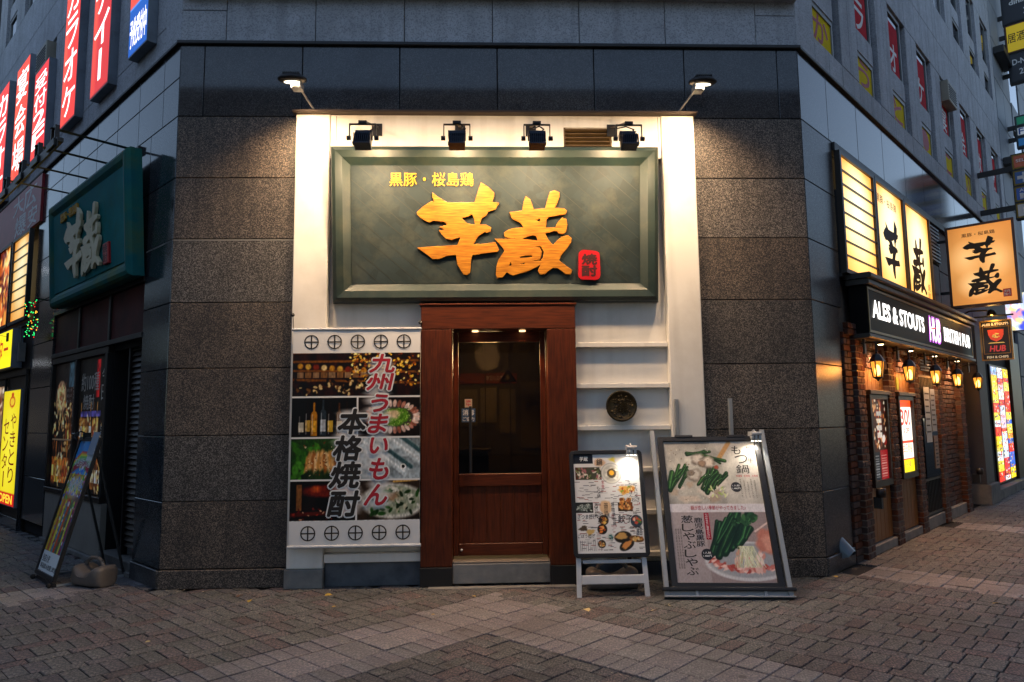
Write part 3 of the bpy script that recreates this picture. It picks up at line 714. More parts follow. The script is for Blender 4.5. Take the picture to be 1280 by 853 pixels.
# ================================================================== main signboard, tilted forward at the top
SGN = Thing('main_sign', 'big green patina signboard with gilded brushed characters above the door', 'signboard', FF, (3.09, -.03, 2.6))
TILT = math.atan(.2/1.47)
SM = T3(3.09, -.03, 2.60) @ RX(TILT)        # sign plane: x along, z up, y into the wall
def picture_frame(mb, x0, x1, z0, z1, w, d, back, m, mi=0):
    """mitred rounded moulding"""
    prof = [(0, back), (0, -.01), (.02, -d*.75), (.055, -d), (w*.62, -d*.86), (w*.9, -d*.35), (w, -.02), (w, back)]
    cs = [(x0,z0,1,1), (x1,z0,-1,1), (x1,z1,-1,-1), (x0,z1,1,-1)]
    for a in range(4):
        A_, B_ = cs[a], cs[(a+1) % 4]
        v = [(A_[0]+A_[2]*o, y, A_[1]+A_[3]*o) for o, y in prof] + [(B_[0]+B_[2]*o, y, B_[1]+B_[3]*o) for o, y in prof]
        n = len(prof)
        mb.add(v, [(k, k+1, n+k+1, n+k) for k in range(n-1)], mi, m, smooth=False)
f = SGN.mb(); picture_frame(f, -1.555, 1.555, 0, 1.485, .19, .10, .05, SM); f.build('frame', PATINAF, SGN)
f = SGN.mb(); f.box(-1.37, 1.37, -.03, -.005, .185, 1.30, 0, SM); f.build('board', PATINA, SGN)
# diagonal grooves between the copper sheets: thin raised seams
s = SGN.mb()
def clipseg(x, z, dx, dz):
    ts = []
    for lo, hi, o, d_ in ((-1.365, 1.365, x, dx), (.19, 1.295, z, dz)):
        a, b = (lo-o)/d_, (hi-o)/d_; ts.append((min(a, b), max(a, b)))
    return max(t[0] for t in ts), min(t[1] for t in ts)
for dr, of in ((-1, .1), (-1, .25)):
    for k in range(-8, 9):
        x, z = k*.37+of, .74; a, b = clipseg(x, z, 1, dr*.85)
        if b-a > .1:
            p = (x+a, -.031, z+a*dr*.85); q = (x+b, -.031, z+b*dr*.85)
            L_ = math.hypot(q[0]-p[0], q[2]-p[2]); nx, nz = -(q[2]-p[2])/L_*.003, (q[0]-p[0])/L_*.003
            s.add([(p[0]-nx,-.0315,p[2]-nz),(q[0]-nx,-.0315,q[2]-nz),(q[0]+nx,-.0315,q[2]+nz),(p[0]+nx,-.0315,p[2]+nz)], [(0,1,2,3)], 0, SM)
s.build('seam', mat('dark_seam', '262d28', '2c332d', rough=.6), SGN)
def F2S(u, z):      # front-frame position -> sign plane
    return u - 3.09, (z - 2.6) / math.cos(TILT)
t = SGN.mb(); put_text(t, '黒豚・桜島鶏', *[F2S(u, 0)[0] for u in (2.085, 2.875)], 1.105, 1.235, -.032, .006, .010, 0, 0, SM); t.build('small_gold_lettering', GOLDL, SGN)
t = SGN.mb(); put_brush(t, 'imo', -.755, .03, .235+.03, 1.14, -.036, .022, .003, 0, SM); t.build('brushed_character', GOLD, SGN)
t = SGN.mb(); put_brush(t, 'kura', -.02, .72, .235, 1.065, -.036, .022, .003, 0, SM); t.build('brushed_character', GOLD, SGN)
t = SGN.mb()
pts = []
for cx, cz, a0 in ((.935,.445,0),(.825,.455,90),(.820,.262,180),(.94,.258,270)):
    for a in (0, 30, 60, 90): pts.append((cx+.045*math.cos(R_(a0+a)), cz+.045*math.sin(R_(a0+a))))
t.ring([(x, -.065, z) for x, z in pts][::-1], [(x, -.03, z) for x, z in pts][::-1]); 
t.v = [tuple(SGN.off @ SM @ (SGN.off.inverted() @ Vector(v))) for v in t.v]
t.build('seal', RED, SGN)
t = SGN.mb(); [put_text(t, '焼酎', .81+d_, .95+d_, .245+e_, .465+e_, -.0665-.0001*k_, .012, 0, 0, 0, SM, vertical=True) for k_, (d_, e_) in enumerate(((-.005,0),(.005,0),(0,.005),(0,-.005)))]; t.build('seal_lettering', mat('dark_seal_cut', '3a0a0c', '450d0f'), SGN)

# ---- four cast floodlights on brackets above the sign
def flood(label, x):
    T = Thing('floodlight', label, 'floodlight', FF, (x, -.10, 4.30), 'floodlights on brackets over the main sign')
    b = T.mb(); b.box(x-.05, x+.05, -.085, -.068, 4.24, 4.36); b.build('wall_plate', BLACK, T)
    b = T.mb(); b.bar((x, -.08, 4.33), (x, -.83, 4.06), .03, .02); b.build('arm', mat('arm_brown', '4a3a2a', '55432f', rough=.5), T)
    b = T.mb(); b.box(x-.115, x+.115, -.86, -.84, 4.018, 4.027); b.box(x-.116, x-.108, -.86, -.84, 3.895, 4.018); b.box(x+.108, x+.116, -.86, -.84, 3.895, 4.018)
    b.box(x-.035, x+.035, -.87, -.82, 4.028, 4.05); b.build('bracket', BLACK, T)
    H = T3(x, -.82, 3.915) @ RX(R_(-14)) @ Matrix.Scale(.8, 4)
    b = T.mb(); b.cbox(-.095, .095, -.06, .05, .0, .07, .02, 0, H); b.cbox(-.085, .085, -.05, .05, -.125, 0, .01, 0, H); b.build('housing', NAVY, T)
    b = T.mb()
    for k in range(9): b.box(-.085+k*.0212, -.085+k*.0212+.006, -.10, -.05, -.12, .0, 0, H)
    b.box(-.092, .092, -.105, -.05, -.138, -.122, 0, H)
    b.build('fins', NAVY, T)
    b = T.mb(); b.tube((x-.135, -.85, 3.90), (x-.10, -.85, 3.90), .02, 10); b.tube((x+.10, -.85, 3.90), (x+.135, -.85, 3.90), .02, 10); b.build('knob', BLACK, T)
    b = T.mb(); b.box(-.08, .08, .051, .055, -.115, .06, 0, H); b.build('lens', lit('flood_lens', 'ffd9a0', 4), T)
    b = T.mb(); b.path([(x+.03,-.80,3.97),(x+.07,-.74,4.03),(x+.05,-.5,4.16),(x+.02,-.12,4.30)], .006, 6); b.build('cable', BLACKM, T)
    T.light('flood_lamp', 'AREA', (x, -.755, 3.88), FLOOD_W, 'ffd8aa', (x, -.02, 3.15), shape='RECTANGLE', size=.14, size_y=.14)
FLOOD_W = 11
for x, l in ((1.94, 'black floodlight at the left end of the row above the green signboard'), (2.745, 'black floodlight above the small gold characters of the big signboard'),
             (3.435, 'black floodlight just left of the vent grille over the signboard'), (4.235, 'black floodlight just right of the vent grille over the signboard')): flood(l, x)

# ---- two LED lamps on thin poles at the top corners
def armlamp(label, xb, zb, xl, tipdir):
    T = Thing('led_lamp', label, 'lamp', FF, (xb, -.1, 4.476), 'lamps on thin poles at the top corners of the shop front')
    b = T.mb(); b.tube((xb, -.08, 4.478), (xl - tipdir*.05, -.54, 4.50), .010, 8); b.build('pole', ALU, T)
    b = T.mb(); b.cbox(xb-.03, xb+.03, -.11, -.05, 4.477, 4.487, .003); b.build('foot_plate', BLACK, T)
    H = T3(xl, -.60, 4.545) @ RZ(R_(0)) @ RX(R_(8))
    b = T.mb(); b.lathe([(.0,-.02),(.10,-.02),(.128,-.005),(.128,.012),(.10,.03),(.0,.034)], 20, 0, H @ Matrix.Diagonal((1,.8,1,1))); b.build('housing', BLACK, T)
    b = T.mb()
    for k in range(8): b.box(-.07+k*.019, -.07+k*.019+.006, -.06, .06, .03, .055, 0, H)
    b.build('fins', BLACK, T)
    b = T.mb(); b.cbox(-.045, .045, -.05, .05, -.075, -.02, .01, 0, T3(xl - tipdir*.04, -.57, 4.54)); b.build('neck', ALU, T)
    b = T.mb(); b.lathe([(0,-.026),(.085,-.026),(.085,-.0205),(0,-.0205)], 20, 0, H @ Matrix.Diagonal((.85,.42,1,1))); b.build('lens', lit('led_lens', 'fff0cf', 2), T)
    T.light('led_light', 'SPOT', (xl, -.60, 4.505), LED_W, 'ffd6a6', (xl - tipdir*.75, -.10, 2.3), spot_size=R_(165), spot_blend=.6, shadow_soft_size=.06)
LED_W = 140
armlamp('flat round lamp on a thin pole at the left top corner of the shop front', 1.345, 4.46, 1.262, -1)
armlamp('flat round lamp on a thin pole at the right top corner of the shop front', 4.89, 4.46, 4.985, 1)

# ---- bronze plaque
P = Thing('round_plaque', 'round dark bronze relief plaque on the white shelved wall', 'plaque', FF, (4.245, -.1, 1.61))
PM = T3(4.245, -.10, 1.605) @ RX(R_(90))
p = P.mb(); p.lathe([(0,-.085),(.12,-.085),(.138,-.004),(.146,.004),(.146,.016),(.138,.024),(.126,.018),(.120,.012),(0,.012)], 40, 0, PM); p.build('disc', BRONZE, P)
p = P.mb()
rr = random.Random(3)
for k in range(70):
    a, q = rr.uniform(0, 6.28), .108*rr.random()**.5; x, z = 4.245+q*math.cos(a), 1.605+q*math.sin(a); s_ = rr.uniform(.006, .016)
    p.lathe([(0,-.002),(s_,-.002),(s_*.7,.005),(0,.008)], 7, 0, T3(x, -.111, z) @ RX(R_(90)) @ Matrix.Diagonal((1, rr.uniform(.4,1), 1, 1)))
put_text(p, '福', 4.19, 4.30, 1.55, 1.66, -.112, .03, .008)
p.build('relief', BRONZE, P)

# ---- hanging banner with food pictures
BN = Thing('hanging_banner', 'white vertical banner of food photographs hanging left of the door', 'banner', FF, (1.79, -.13, .36))
bx0, bx1, bz0, bz1 = 1.205, 2.372, .385, 2.335
pic = Pic(230, 385, 'e4e2de')
zn = lambda z: (z-bz0)/(bz1-bz0); xn = lambda x: (x-bx0)/(bx1-bx0)
zr = [.60, .965, 1.345, 1.715, 2.12]; zr = [zn(z) for z in zr]
mid = xn(1.80)
# shelves of barrels and bottles
m = pic.clip(0, zr[3]+.004, 1, zr[4]); pic.rect(0, zr[3]+.004, 1, zr[4], '2a1608'); pic.noise(.5, 30, m)
h = zr[4]-zr[3]
for k in range(4): pic.line([(-.05+.0*k, zr[3]+h*(.40+.2*k)), (1.05, zr[3]+h*(.30+.26*k))], .012, '8a5a24', .8, m)
for k in range(9): pic.ell(.06+k*.062, zr[3]+h*(.70-.012*k), .028, .017, ['b8862e','c9a24a','7a3018','d8c08a'][k % 4], 0, .4, mask=m); pic.rect(.035+k*.062, zr[3]+h*.44, .085+k*.062, zr[3]+h*.56, ['caa884','b3885a'][k % 2], .6)
pic.scatter(260, .45, zr[3]+h*.25, 1, zr[4], .009, ['e8c050','c98a28','f0dc90','8a4a18','3a2010','402810'], m, 1.4)
pic.scatter(70, 0, zr[3]+.01, .6, zr[3]+h*.4, .011, ['0e0805','18120c','6a4a28','c8b080'], m, 1.8)
# bottles
m = pic.clip(0, zr[2]+.004, mid-.006, zr[3]-.004); pic.rect(0, zr[2]+.004, mid-.006, zr[3]-.004, '15100d'); pic.noise(.4, 12, m)
for k, (x, hh, cb, cl) in enumerate([(.075,.8,'1a1412','d8cfb8'),(.125,.92,'20140c','c8a048'),(.175,.88,'b07820','e0a838'),(.245,.95,'38424a','c0c4c8'),(.30,.9,'241a16','d8b040'),(.37,.86,'5a3a20','e8d8b0'),(.43,.9,'2a2018','c09030'),(.48,.85,'18242a','b8b8b0')]):
    b0 = zr[2]+.008; H = (zr[3]-zr[2])*hh
    pic.rect(x-.024, b0, x+.024, b0+H*.6, cb, .95); pic.line([(x, b0+H*.55), (x, b0+H*.92)], .009, cb, 1, m); pic.ell(x, b0+H*.6, .024, .018, cb, mask=m); pic.rect(x-.02, b0+H*.12, x+.02, b0+H*.42, cl, .9); pic.line([(x-.012, b0+.01), (x-.012, b0+H*.6)], .003, 'd8dce0', .6, m)
# plate of raw fish round chopped leek
m = pic.clip(mid+.006, zr[2]+.004, 1, zr[3]-.004); pic.rect(mid+.006, zr[2]+.004, 1, zr[3]-.004, '241c18')
cx, cy = (mid+1)/2+.03, (zr[2]+zr[3])/2; pic.ell(cx, cy, .25, .085, '2e2a2a', mask=m); pic.ell(cx, cy, .235, .078, '4a4240', mask=m)
for k in range(34): a = k*6.283/34; pic.ell(cx+.19*math.cos(a), cy+.063*math.sin(a), .034, .010, ['d8b8a8','e4ccc0','b07a6a','98604e'][k % 4], a, .3, mask=m)
pic.ell(cx+.01, cy, .14, .046, '5f8a30', 0, .2, .06, mask=m); pic.scatter(130, cx-.13, cy-.04, cx+.14, cy+.04, .008, ['7cab40','4a7424','9cc45c','c8d890'], m); pic.ell(cx+.0, cy+.012, .075, .024, 'd8c09a', 0, .5, .1, mask=m)
# grilled chicken
m = pic.clip(0, zr[1]+.004, mid-.006, zr[2]-.004); pic.rect(0, zr[1]+.004, mid-.006, zr[2]-.004, '24381a'); pic.noise(.5, 10, m)
pic.scatter(26, 0, zr[1], .2, zr[2], .045, ['3a6a22','4f8a30','28501a'], m, .5)
for k in range(13): pic.ell(.2+.022*k-.06, (zr[1]+zr[2])/2-.012+.003*(k % 3), .034, .055, ['c8904e','dcab70','a86a34','e8c490'][k % 4], -.25+.04*k, .4, .12, mask=m)
pic.scatter(60, .1, zr[1]+.02, .42, zr[2]-.02, .009, ['6a3414','f0d8a8','8a4a20'], m, .4)
# two mackerel
m = pic.clip(mid+.006, zr[1]+.004, 1, zr[2]-.004); pic.rect(mid+.006, zr[1]+.004, 1, zr[2]-.004, '98a2a6'); pic.noise(.25, 14, m)
pic.scatter(20, mid, zr[1], 1, zr[2], .05, ['c4ccd0','7a868a','e0e4e4'], m, .4, .8)
for (x0, y0, x1, y1) in ((.58, zr[2]-.01, .9, zr[1]+.045), (.78, zr[2]+.01, 1.1, zr[1]+.06)):
    pic.line([(x0, y0), (x1, y1)], .062, 'b9c3c6', 1, m, .3); pic.line([(x0+.03, y0+.012), (x1+.03, y1+.012)], .024, '3f5a5e', 1, m, .6); pic.line([(x0-.02, y0-.01), (x1-.02, y1-.008)], .015, 'e8ecec', .8, m, .8)
    pic.ell(x1-.03, y1+.014, .024, .0145, 'e8e8e0', mask=m); pic.ell(x1-.03, y1+.014, .014, .0085, '10100e', mask=m)
pic.ell(.68, zr[1]+.07, .04, .028, 'e0c030', .3, mask=m, op=.8)
# dark red cooking pot scene
m = pic.clip(0, zr[0]+.004, mid-.006, zr[1]-.004); pic.rect(0, zr[0]+.004, mid-.006, zr[1]-.004, '1c0d0a'); pic.noise(.5, 12, m)
pic.ell(.27, zr[1]-.05, .22, .034, '7a2a1a', 0, .4, mask=m); pic.ell(.2, zr[1]-.04, .05, .02, 'd8662e', 0, .8, mask=m); pic.ell(.4, zr[1]-.045, .05, .018, 'c05028', 0, .8, mask=m); pic.line([(.0, zr[0]+.03), (.55, zr[0]+.045)], .02, '5a2018', 1, m); pic.rect(.05, zr[0]+.05, .09, zr[1]-.02, 'b07a48', .7); pic.scatter(40, 0, zr[0], .5, zr[0]+.06, .012, ['a03828','d0a080','601a12'], m)
# hot pot of greens
m = pic.clip(mid+.006, zr[0]+.004, 1, zr[1]-.004); pic.rect(mid+.006, zr[0]+.004, 1, zr[1]-.004, '3a2e24'); pic.noise(.3, 9, m)
cx, cy = (mid+1)/2+.04, (zr[0]+zr[1])/2-.006
pic.ell(cx, cy, .27, .088, 'cfccc0', mask=m); pic.ell(cx, cy+.004, .235, .072, '9aa08a', mask=m)
pic.scatter(50, cx-.2, cy-.06, cx+.2, cy+.06, .028, ['27481e','35602a','1c3416','b8b49a','d8d4c4'], m, .5)
pic.ell(cx-.02, cy+.022, .08, .024, 'a08468', 0, .5, .15, mask=m); pic.line([(.8, zr[1]-.01), (.98, zr[1]-.002)], .012, 'c8a058', 1, m)
pic.noise(.16, 90); pic.a = np.clip((pic.a-.5)*1.15+.46, 0, 1)
pic.rect(mid-.005, zr[0], mid+.005, zr[3], 'e4e2de')
for z in zr[1:4]: pic.rect(0, z-.0035, 1, z+.0035, 'e4e2de')
pic.rect(0, 0, 1, zr[0], 'e0dfdc'); pic.rect(0, zr[4], 1, 1, 'e4e2de')
# white halo behind the columns of lettering
def halo(x0, x1, z0, z1):
    n = 16
    for k in range(n): pic.ell(xn((x0+x1)/2 + .02*math.sin(k)), zn(z0+(z1-z0)*(k+.5)/n), xn(x1)-xn((x0+x1)/2)+.03, .032, 'e8e6e4', 0, .55, .08, op=.75)
halo(1.88, 2.10, .71, 2.05); halo(1.60, 1.84, .66, 1.58)
pic.sheet('printed_sheet', bx0, bx1, bz0, bz1, -.162, BN, off=BN.off, wave=.0016)
b = BN.mb(); b.box(bx0, bx1, -.157, -.154, bz0, bz1); b.build('backing_cloth', WHITE, BN)
b = BN.mb(); b.tube((bx0-.012, -.158, bz1+.006), (bx1+.01, -.158, bz1+.006), .014, 10); b.build('top_rod', WMETAL, BN)
b = BN.mb(); b.tube((bx0-.012, -.158, bz0-.008), (bx1+.01, -.158, bz0-.008), .016, 10); b.build('bottom_rod', WMETAL, BN)
for (x, z, zz) in ((1.19, 2.48, 2.34), (2.372, 2.40, 2.34)):
    b = BN.mb(); b.tube((x+.012, -.15, zz), (x, -.135, z), .004, 6); b.lathe([(0,0),(.018,0),(.018,.02),(0,.024)], 10, 0, T3(x, -.14, z) @ RX(R_(90))); b.build('tie_cord', BLACK, BN)
def crossring(mb, x, z, y):
    n = 28; r0_, r1_ = .056, .067
    v = []; f = []
    for k in range(n):
        a = 2*math.pi*k/n; v += [(x+r0_*math.cos(a), y, z+r0_*math.sin(a)), (x+r1_*math.cos(a), y, z+r1_*math.sin(a))]
        j = (k+1) % n; f.append((2*k, 2*k+1, 2*j+1, 2*j))
    mb.add(v, f); mb.add([(x-.06,y,z-.006),(x+.06,y,z-.006),(x+.06,y,z+.006),(x-.06,y,z+.006)], [(0,1,2,3)]); mb.add([(x-.006,y-.0004,z-.06),(x+.006,y-.0004,z-.06),(x+.006,y-.0004,z+.06),(x-.006,y-.0004,z+.06)], [(0,1,2,3)])
for z in (2.222, .495):
    for k in range(5):
        t = BN.mb(); crossring(t, 1.373+k*.212, z, -.1665); t.build('crossed_ring_crest', INK, BN)
o_ = BN.mb(); t = BN.mb()
for ch, (zc, w_, h_, dx) in zip('九州うまいもん', ((2.02,.22,.18,.03),(1.85,.22,.16,.0),(1.655,.15,.17,.0),(1.47,.16,.18,-.01),(1.27,.16,.15,.0),(1.06,.17,.20,.0),(.83,.19,.20,-.02))):
    put_heavy(o_, ch, 1.985+dx-w_*.52, 1.985+dx+w_*.52, zc-h_*.47, zc+h_*.47, -.1668, .018, 10, .22)
    put_text(t, ch, 1.985+dx-w_*.52, 1.985+dx+w_*.52, zc-h_*.47, zc+h_*.47, -.1635, .02, 0, 0, .22) if 0 else put_heavy(t, ch, 1.985+dx-w_*.52, 1.985+dx+w_*.52, zc-h_*.47, zc+h_*.47, -.1685, .0055, 6, .22)
t.build('red_lettering', RINK, BN)
o_.build('white_outline', WINK, BN); o_ = BN.mb()
t = BN.mb()
for ch, (zc, w_, h_, dx) in zip('本格焼酎', ((1.49,.22,.20,.04),(1.25,.22,.20,.0),(1.01,.23,.21,-.02),(.755,.23,.2,-.03))):
    put_heavy(o_, ch, 1.70+dx-w_*.57, 1.70+dx+w_*.57, zc-h_*.55, zc+h_*.55, -.1668, .020, 10, .2)
    put_text(t, ch, 1.70+dx-w_*.57, 1.70+dx+w_*.57, zc-h_*.55, zc+h_*.55, -.1635, .02, 0, 0, .2) if 0 else put_heavy(t, ch, 1.70+dx-w_*.57, 1.70+dx+w_*.57, zc-h_*.55, zc+h_*.55, -.1685, .0085, 6, .2)
t.build('black_lettering', INK, BN); o_.build('white_outline', WINK, BN)

# ================================================================== boards standing on the pavement
def rrect(x0, x1, z0, z1, r, n=4):
    out = []
    for cx, cz, a0 in ((x1-r,z1-r,0),(x0+r,z1-r,90),(x0+r,z0+r,180),(x1-r,z0+r,270)):
        for k in range(n+1): a = R_(a0+90*k/n); out.append((cx+r*math.cos(a), cz+r*math.sin(a)))
    return out
def hollow(mb, o, i, y0, y1, m):
    """frame between two outlines with the same number of points"""
    n = len(o); v = [(x,y0,z) for x,z in o]+[(x,y0,z) for x,z in i]+[(x,y1,z) for x,z in o]+[(x,y1,z) for x,z in i]
    f = []
    for k in range(n):
        j = (k+1) % n; f += [(j, k, n+k, n+j), (k, j, 2*n+j, 2*n+k), (n+j, n+k, 3*n+k, 3*n+j)]
    mb.add(v, f, 0, m)
def clip_lamp(label, fr, p, watts, to, black=False, flip=1):
    """little clip-on lamp with three bulbs; p is the top edge of the board, in frame coordinates"""
    T = Thing('clip_lamp', label, 'clip lamp', fr, p)
    m1 = BLACK if black else WMETAL
    x, y, z = p
    b = T.mb(); b.cbox(x-.02, x+.02, y-.03, y+.035, z-.02, z+.045, .006); b.build('clip', m1, T)
    b = T.mb(); b.path([(x, y-.01, z+.04), (x+.005, y-.05, z+.06), (x+.01, y-.10, z+.035)], .007, 8); b.build('neck', m1, T)
    b = T.mb(); b.cbox(x-.045, x+.055, y-.125, y-.075, z+.015, z+.045, .008); b.build('head', m1, T)
    for k in (-1, 0, 1):
        b = T.mb(); M = T3(x+.005+k*.034, y-.10, z-.035) @ RX(R_(12))
        b.lathe([(.0,.052),(.010,.05),(.013,.02),(.016,.0),(.0,.0)], 12, 0, M); b.build('lamp_cup', m1 if black else GLASSB, T)
        if watts:
            b = T.mb(); b.lathe([(.0,-.004),(.012,-.003),(.013,.002),(.0,.003)], 12, 0, M); b.build('bulb', BULB, T)
    if watts: T.light('clip_light', 'SPOT', (x+.005, y-.10, z-.045), watts, 'fff1dc', to, spot_size=R_(130), spot_blend=1, shadow_soft_size=.02)
    return T
GLASSB = mat('frosted_cup', 'a8aaa8', 'b8bab8', rough=.3); BULB = lit('led_bulb', 'fff4e0', 8)
def easel_text(mb, lines, m):
    for s, x0, x1, z0, z1, y, b, v, sh in lines: put_text(mb, s, x0, x1, z0, z1, y, b, 0, 0, sh, m, vertical=v)

# ---- menu stand with white legs
MS = Thing('menu_stand', 'menu board of many small dishes on an A-frame with white legs', 'menu stand', FF, (4.04, -.62, 0))
LEAN = R_(14.5); MM = T3(4.045, -.60, 0) @ RX(-LEAN)     # board plane: x, z along the slope
X0, X1, Z0, Z1 = -.325, .33, .315, 1.24
b = MS.mb(); hollow(b, rrect(X0, X1, Z0, Z1, .04), rrect(X0+.035, X1-.035, Z0+.035, Z1-.035, .006), -.03, .0, MM); b.build('frame', BLACK, MS, bevel=.003)
MS.mb().box(X0+.02, X1-.02, -.012, -.002, Z0+.02, Z1-.02, 0, MM).build('backing_board', BLACKM, MS)
a0, a1, c0, c1 = X0+.036, X1-.036, Z0+.036, Z1-.036
pic = Pic(190, 275, 'dcdad8'); pic.noise(.03, 5)
pic.rect(0, .905, .30, 1, '20242c')
pic.ell(.40, .915, .10, .05, 'd8b08a', 0, .3, .05, op=.9); pic.ell(.60, .945, .06, .03, 'e8cf3a', 0, .7, .2, op=.9)
m = pic.clip(.02, .735, .42, .865); pic.rect(.02, .735, .42, .865, '4a4a3c'); pic.scatter(60, .02, .735, .42, .865, .03, ['6a7a48','3a4426','a8686a','c8a49a','d8d0c0','58301f'], m, .5)
pic.dish(.57, .80, .155, 'd0ccc2', ['a8a294','cfc8ba','8f8a7e','e0dccf'], 40, .22); pic.ell(.575, .80, .075, .052, '54483a'); pic.ell(.575, .805, .045, .031, 'f2b23a', 0, .3)
m = pic.clip(.0, .40, .26, .51); pic.rect(.0, .40, .26, .505, '2b2d2c'); pic.ell(.13, .455, .13, .035, '6f7a74', .2, .4, .1, mask=m); pic.scatter(30, .02, .42, .24, .49, .02, ['8a9488','44504a','b8beb4'], m)
pic.ell(.45, .45, .10, .085, 'd9b48c', 0, .25, .05)
pic.ell(.78, .63, .14, .045, 'd8a050', .15, .3, .15); pic.scatter(40, .68, .60, .90, .66, .022, ['c87830','e8b860','a03a20','f0d090','7a9a3a'], None, .6)
m = pic.clip(.64, .41, .86, .53); pic.rect(.64, .41, .86, .50, '3a2c20'); pic.scatter(34, .66, .43, .84, .54, .034, ['b06a34','d8984e','7a4220','e0b070'], None, .7)
for (x, y, r, pl, fo) in ((.41,.325,.075,'4a3a30',['c89040','e8c060','a86028']),(.38,.235,.075,'2c2622',['c84a20','e07a30','f0b060']),(.5,.155,.05,'cfd0c8',['4a7a7a','6a9a90','2f5a5a']),(.36,.09,.06,'3a2a22',['d89848','b06a30','f0c880']),(.9,.31,.09,'3c4a58',['c84a3a','e0806a','f0c0a0','58803a'])):
    pic.dish(x, y, r, pl, fo, 14, .4)
pic.ell(.1, .245, .07, .03, '4a4034', .2, .3, .15); pic.ell(.2, .21, .07, .03, 'c8a868', .2, .3, .15)
pic.ell(.68, .155, .14, .062, '26221e', .1); pic.ell(.66, .165, .10, .04, 'c89a58', .1, .3, .1); pic.ell(.73, .075, .13, .05, '2a2622', .5); pic.ell(.73, .08, .10, .032, 'd8904e', .6, .3, .1)
pic.ell(.88, .135, .12, .035, '6a4a2c', -.15); pic.scatter(14, .8, .12, .97, .15, .03, ['d8a860','a86a34','e8cf98'], None, .5)
r_ = pic.r
for _ in range(330):                       # price and description lines
    x, y = r_.uniform(.0, .92), r_.uniform(.02, .72)
    px = int(min(.99, x+.04)*189); py = int(y*274)
    if pic.a[py, px].min() > .78 and pic.a[py, int(x*189)].min() > .78: pic.rect(x, y, x+r_.uniform(.03, .09), y+.006, r_.choice(['4a4a4c','6a6a6c','55555a','8a3a36']), .75)
for _ in range(12):
    x, y = .04+.028*_, .025; pic.rect(x, y, x+.008, y+.10, '6a6a6c', .7)
pic.sheet('menu_sheet', a0, a1, c0, c1, -.016, MS, m=MM, off=MS.off, rough=.3)
t = MS.mb()
AX = lambda f: a0+(a1-a0)*f
CZ = lambda f: c0+(c1-c0)*f
for s, fx0, fx1, fz0, fz1, v in (('鍋', .345,.44,.885,.95,0),('もつ鍋',.33,.38,.55,.67,1),('とりわさ',.73,.97,.505,.545,0),('さつま揚げ',.02,.3,.335,.385,0),('餃子',.62,.84,.295,.375,0),('地鶏炭火焼',.42,.485,.395,.50,1),('焼物',.53,.58,.40,.51,1),('逸品',.88,.97,.17,.24,0),
    ('黒豚',.42,.50,.35,.39,0),('ごぼう揚げ',.01,.26,.15,.19,0),('一品料理',.30,.39,.30,.40,0),('本日の鮮魚',.28,.33,.36,.50,1),('にんにく',.90,.95,.55,.70,1),('ちゃんぽん',.82,.87,.55,.70,1),('味噌',.86,.92,.34,.41,1),('鉄板焼',.54,.59,.27,.40,1),('自家製',.80,.97,.235,.26,0)):
    t = MS.mb(); put_text(t, s, AX(fx0), AX(fx1), CZ(fz0), CZ(fz1), -.0172, .018, 0, 0, .08, MM, vertical=bool(v)); t.build('black_lettering', INK, MS)
t = MS.mb(); put_text(t, '芋蔵', AX(.09), AX(.22), CZ(.93), CZ(.98), -.0172, .03, 0, 0, .1, MM)
t.build('white_lettering', WINK, MS)
t = MS.mb()
for s, fx0, fx1, fz0, fz1, v in (('名物',.41,.45,.64,.73,1),('人気',.93,.98,.47,.50,0),('おすすめ',.52,.60,.255,.275,0),('旨い',.53,.57,.34,.38,1)): put_text(t, s, AX(fx0), AX(fx1), CZ(fz0), CZ(fz1), -.0172, .02, 0, 0, 0, MM, vertical=bool(v))
t.build('red_lettering', RINK, MS)
for x, xb in ((-.258, -.295), (.262, .283)):
    b = MS.mb(); b.bar(MM @ Vector((xb, 0, 0)), MM @ Vector((x, .012, 1.2)), .04, .022); b.build('front_leg', WMETAL, MS)
for x in (-.24, .24):
    b = MS.mb(); b.bar((4.045+x, -.05, 0), (4.045+x*.95, -.28, 1.16), .035, .02); b.build('back_leg', mat('worn_brown_leg', '4a3526', '5a4230', rough=.6), MS)
b = MS.mb(); b.cbox(-.27, .265, -.012, .012, .10, .175, .006, 0, MM); b.build('cross_bar', WMETAL, MS)
b = MS.mb(); b.cbox(-.25, .25, -.0, .02, .27, .30, .004, 0, MM); b.build('cross_rail', WMETAL, MS)
tp = MM @ Vector((.215, -.015, Z1))
clip_lamp('small white clip lamp shining on the top right of the menu board', FF, tuple(tp), 3.0, tuple(MM @ Vector((.20, -.01, 1.02))))

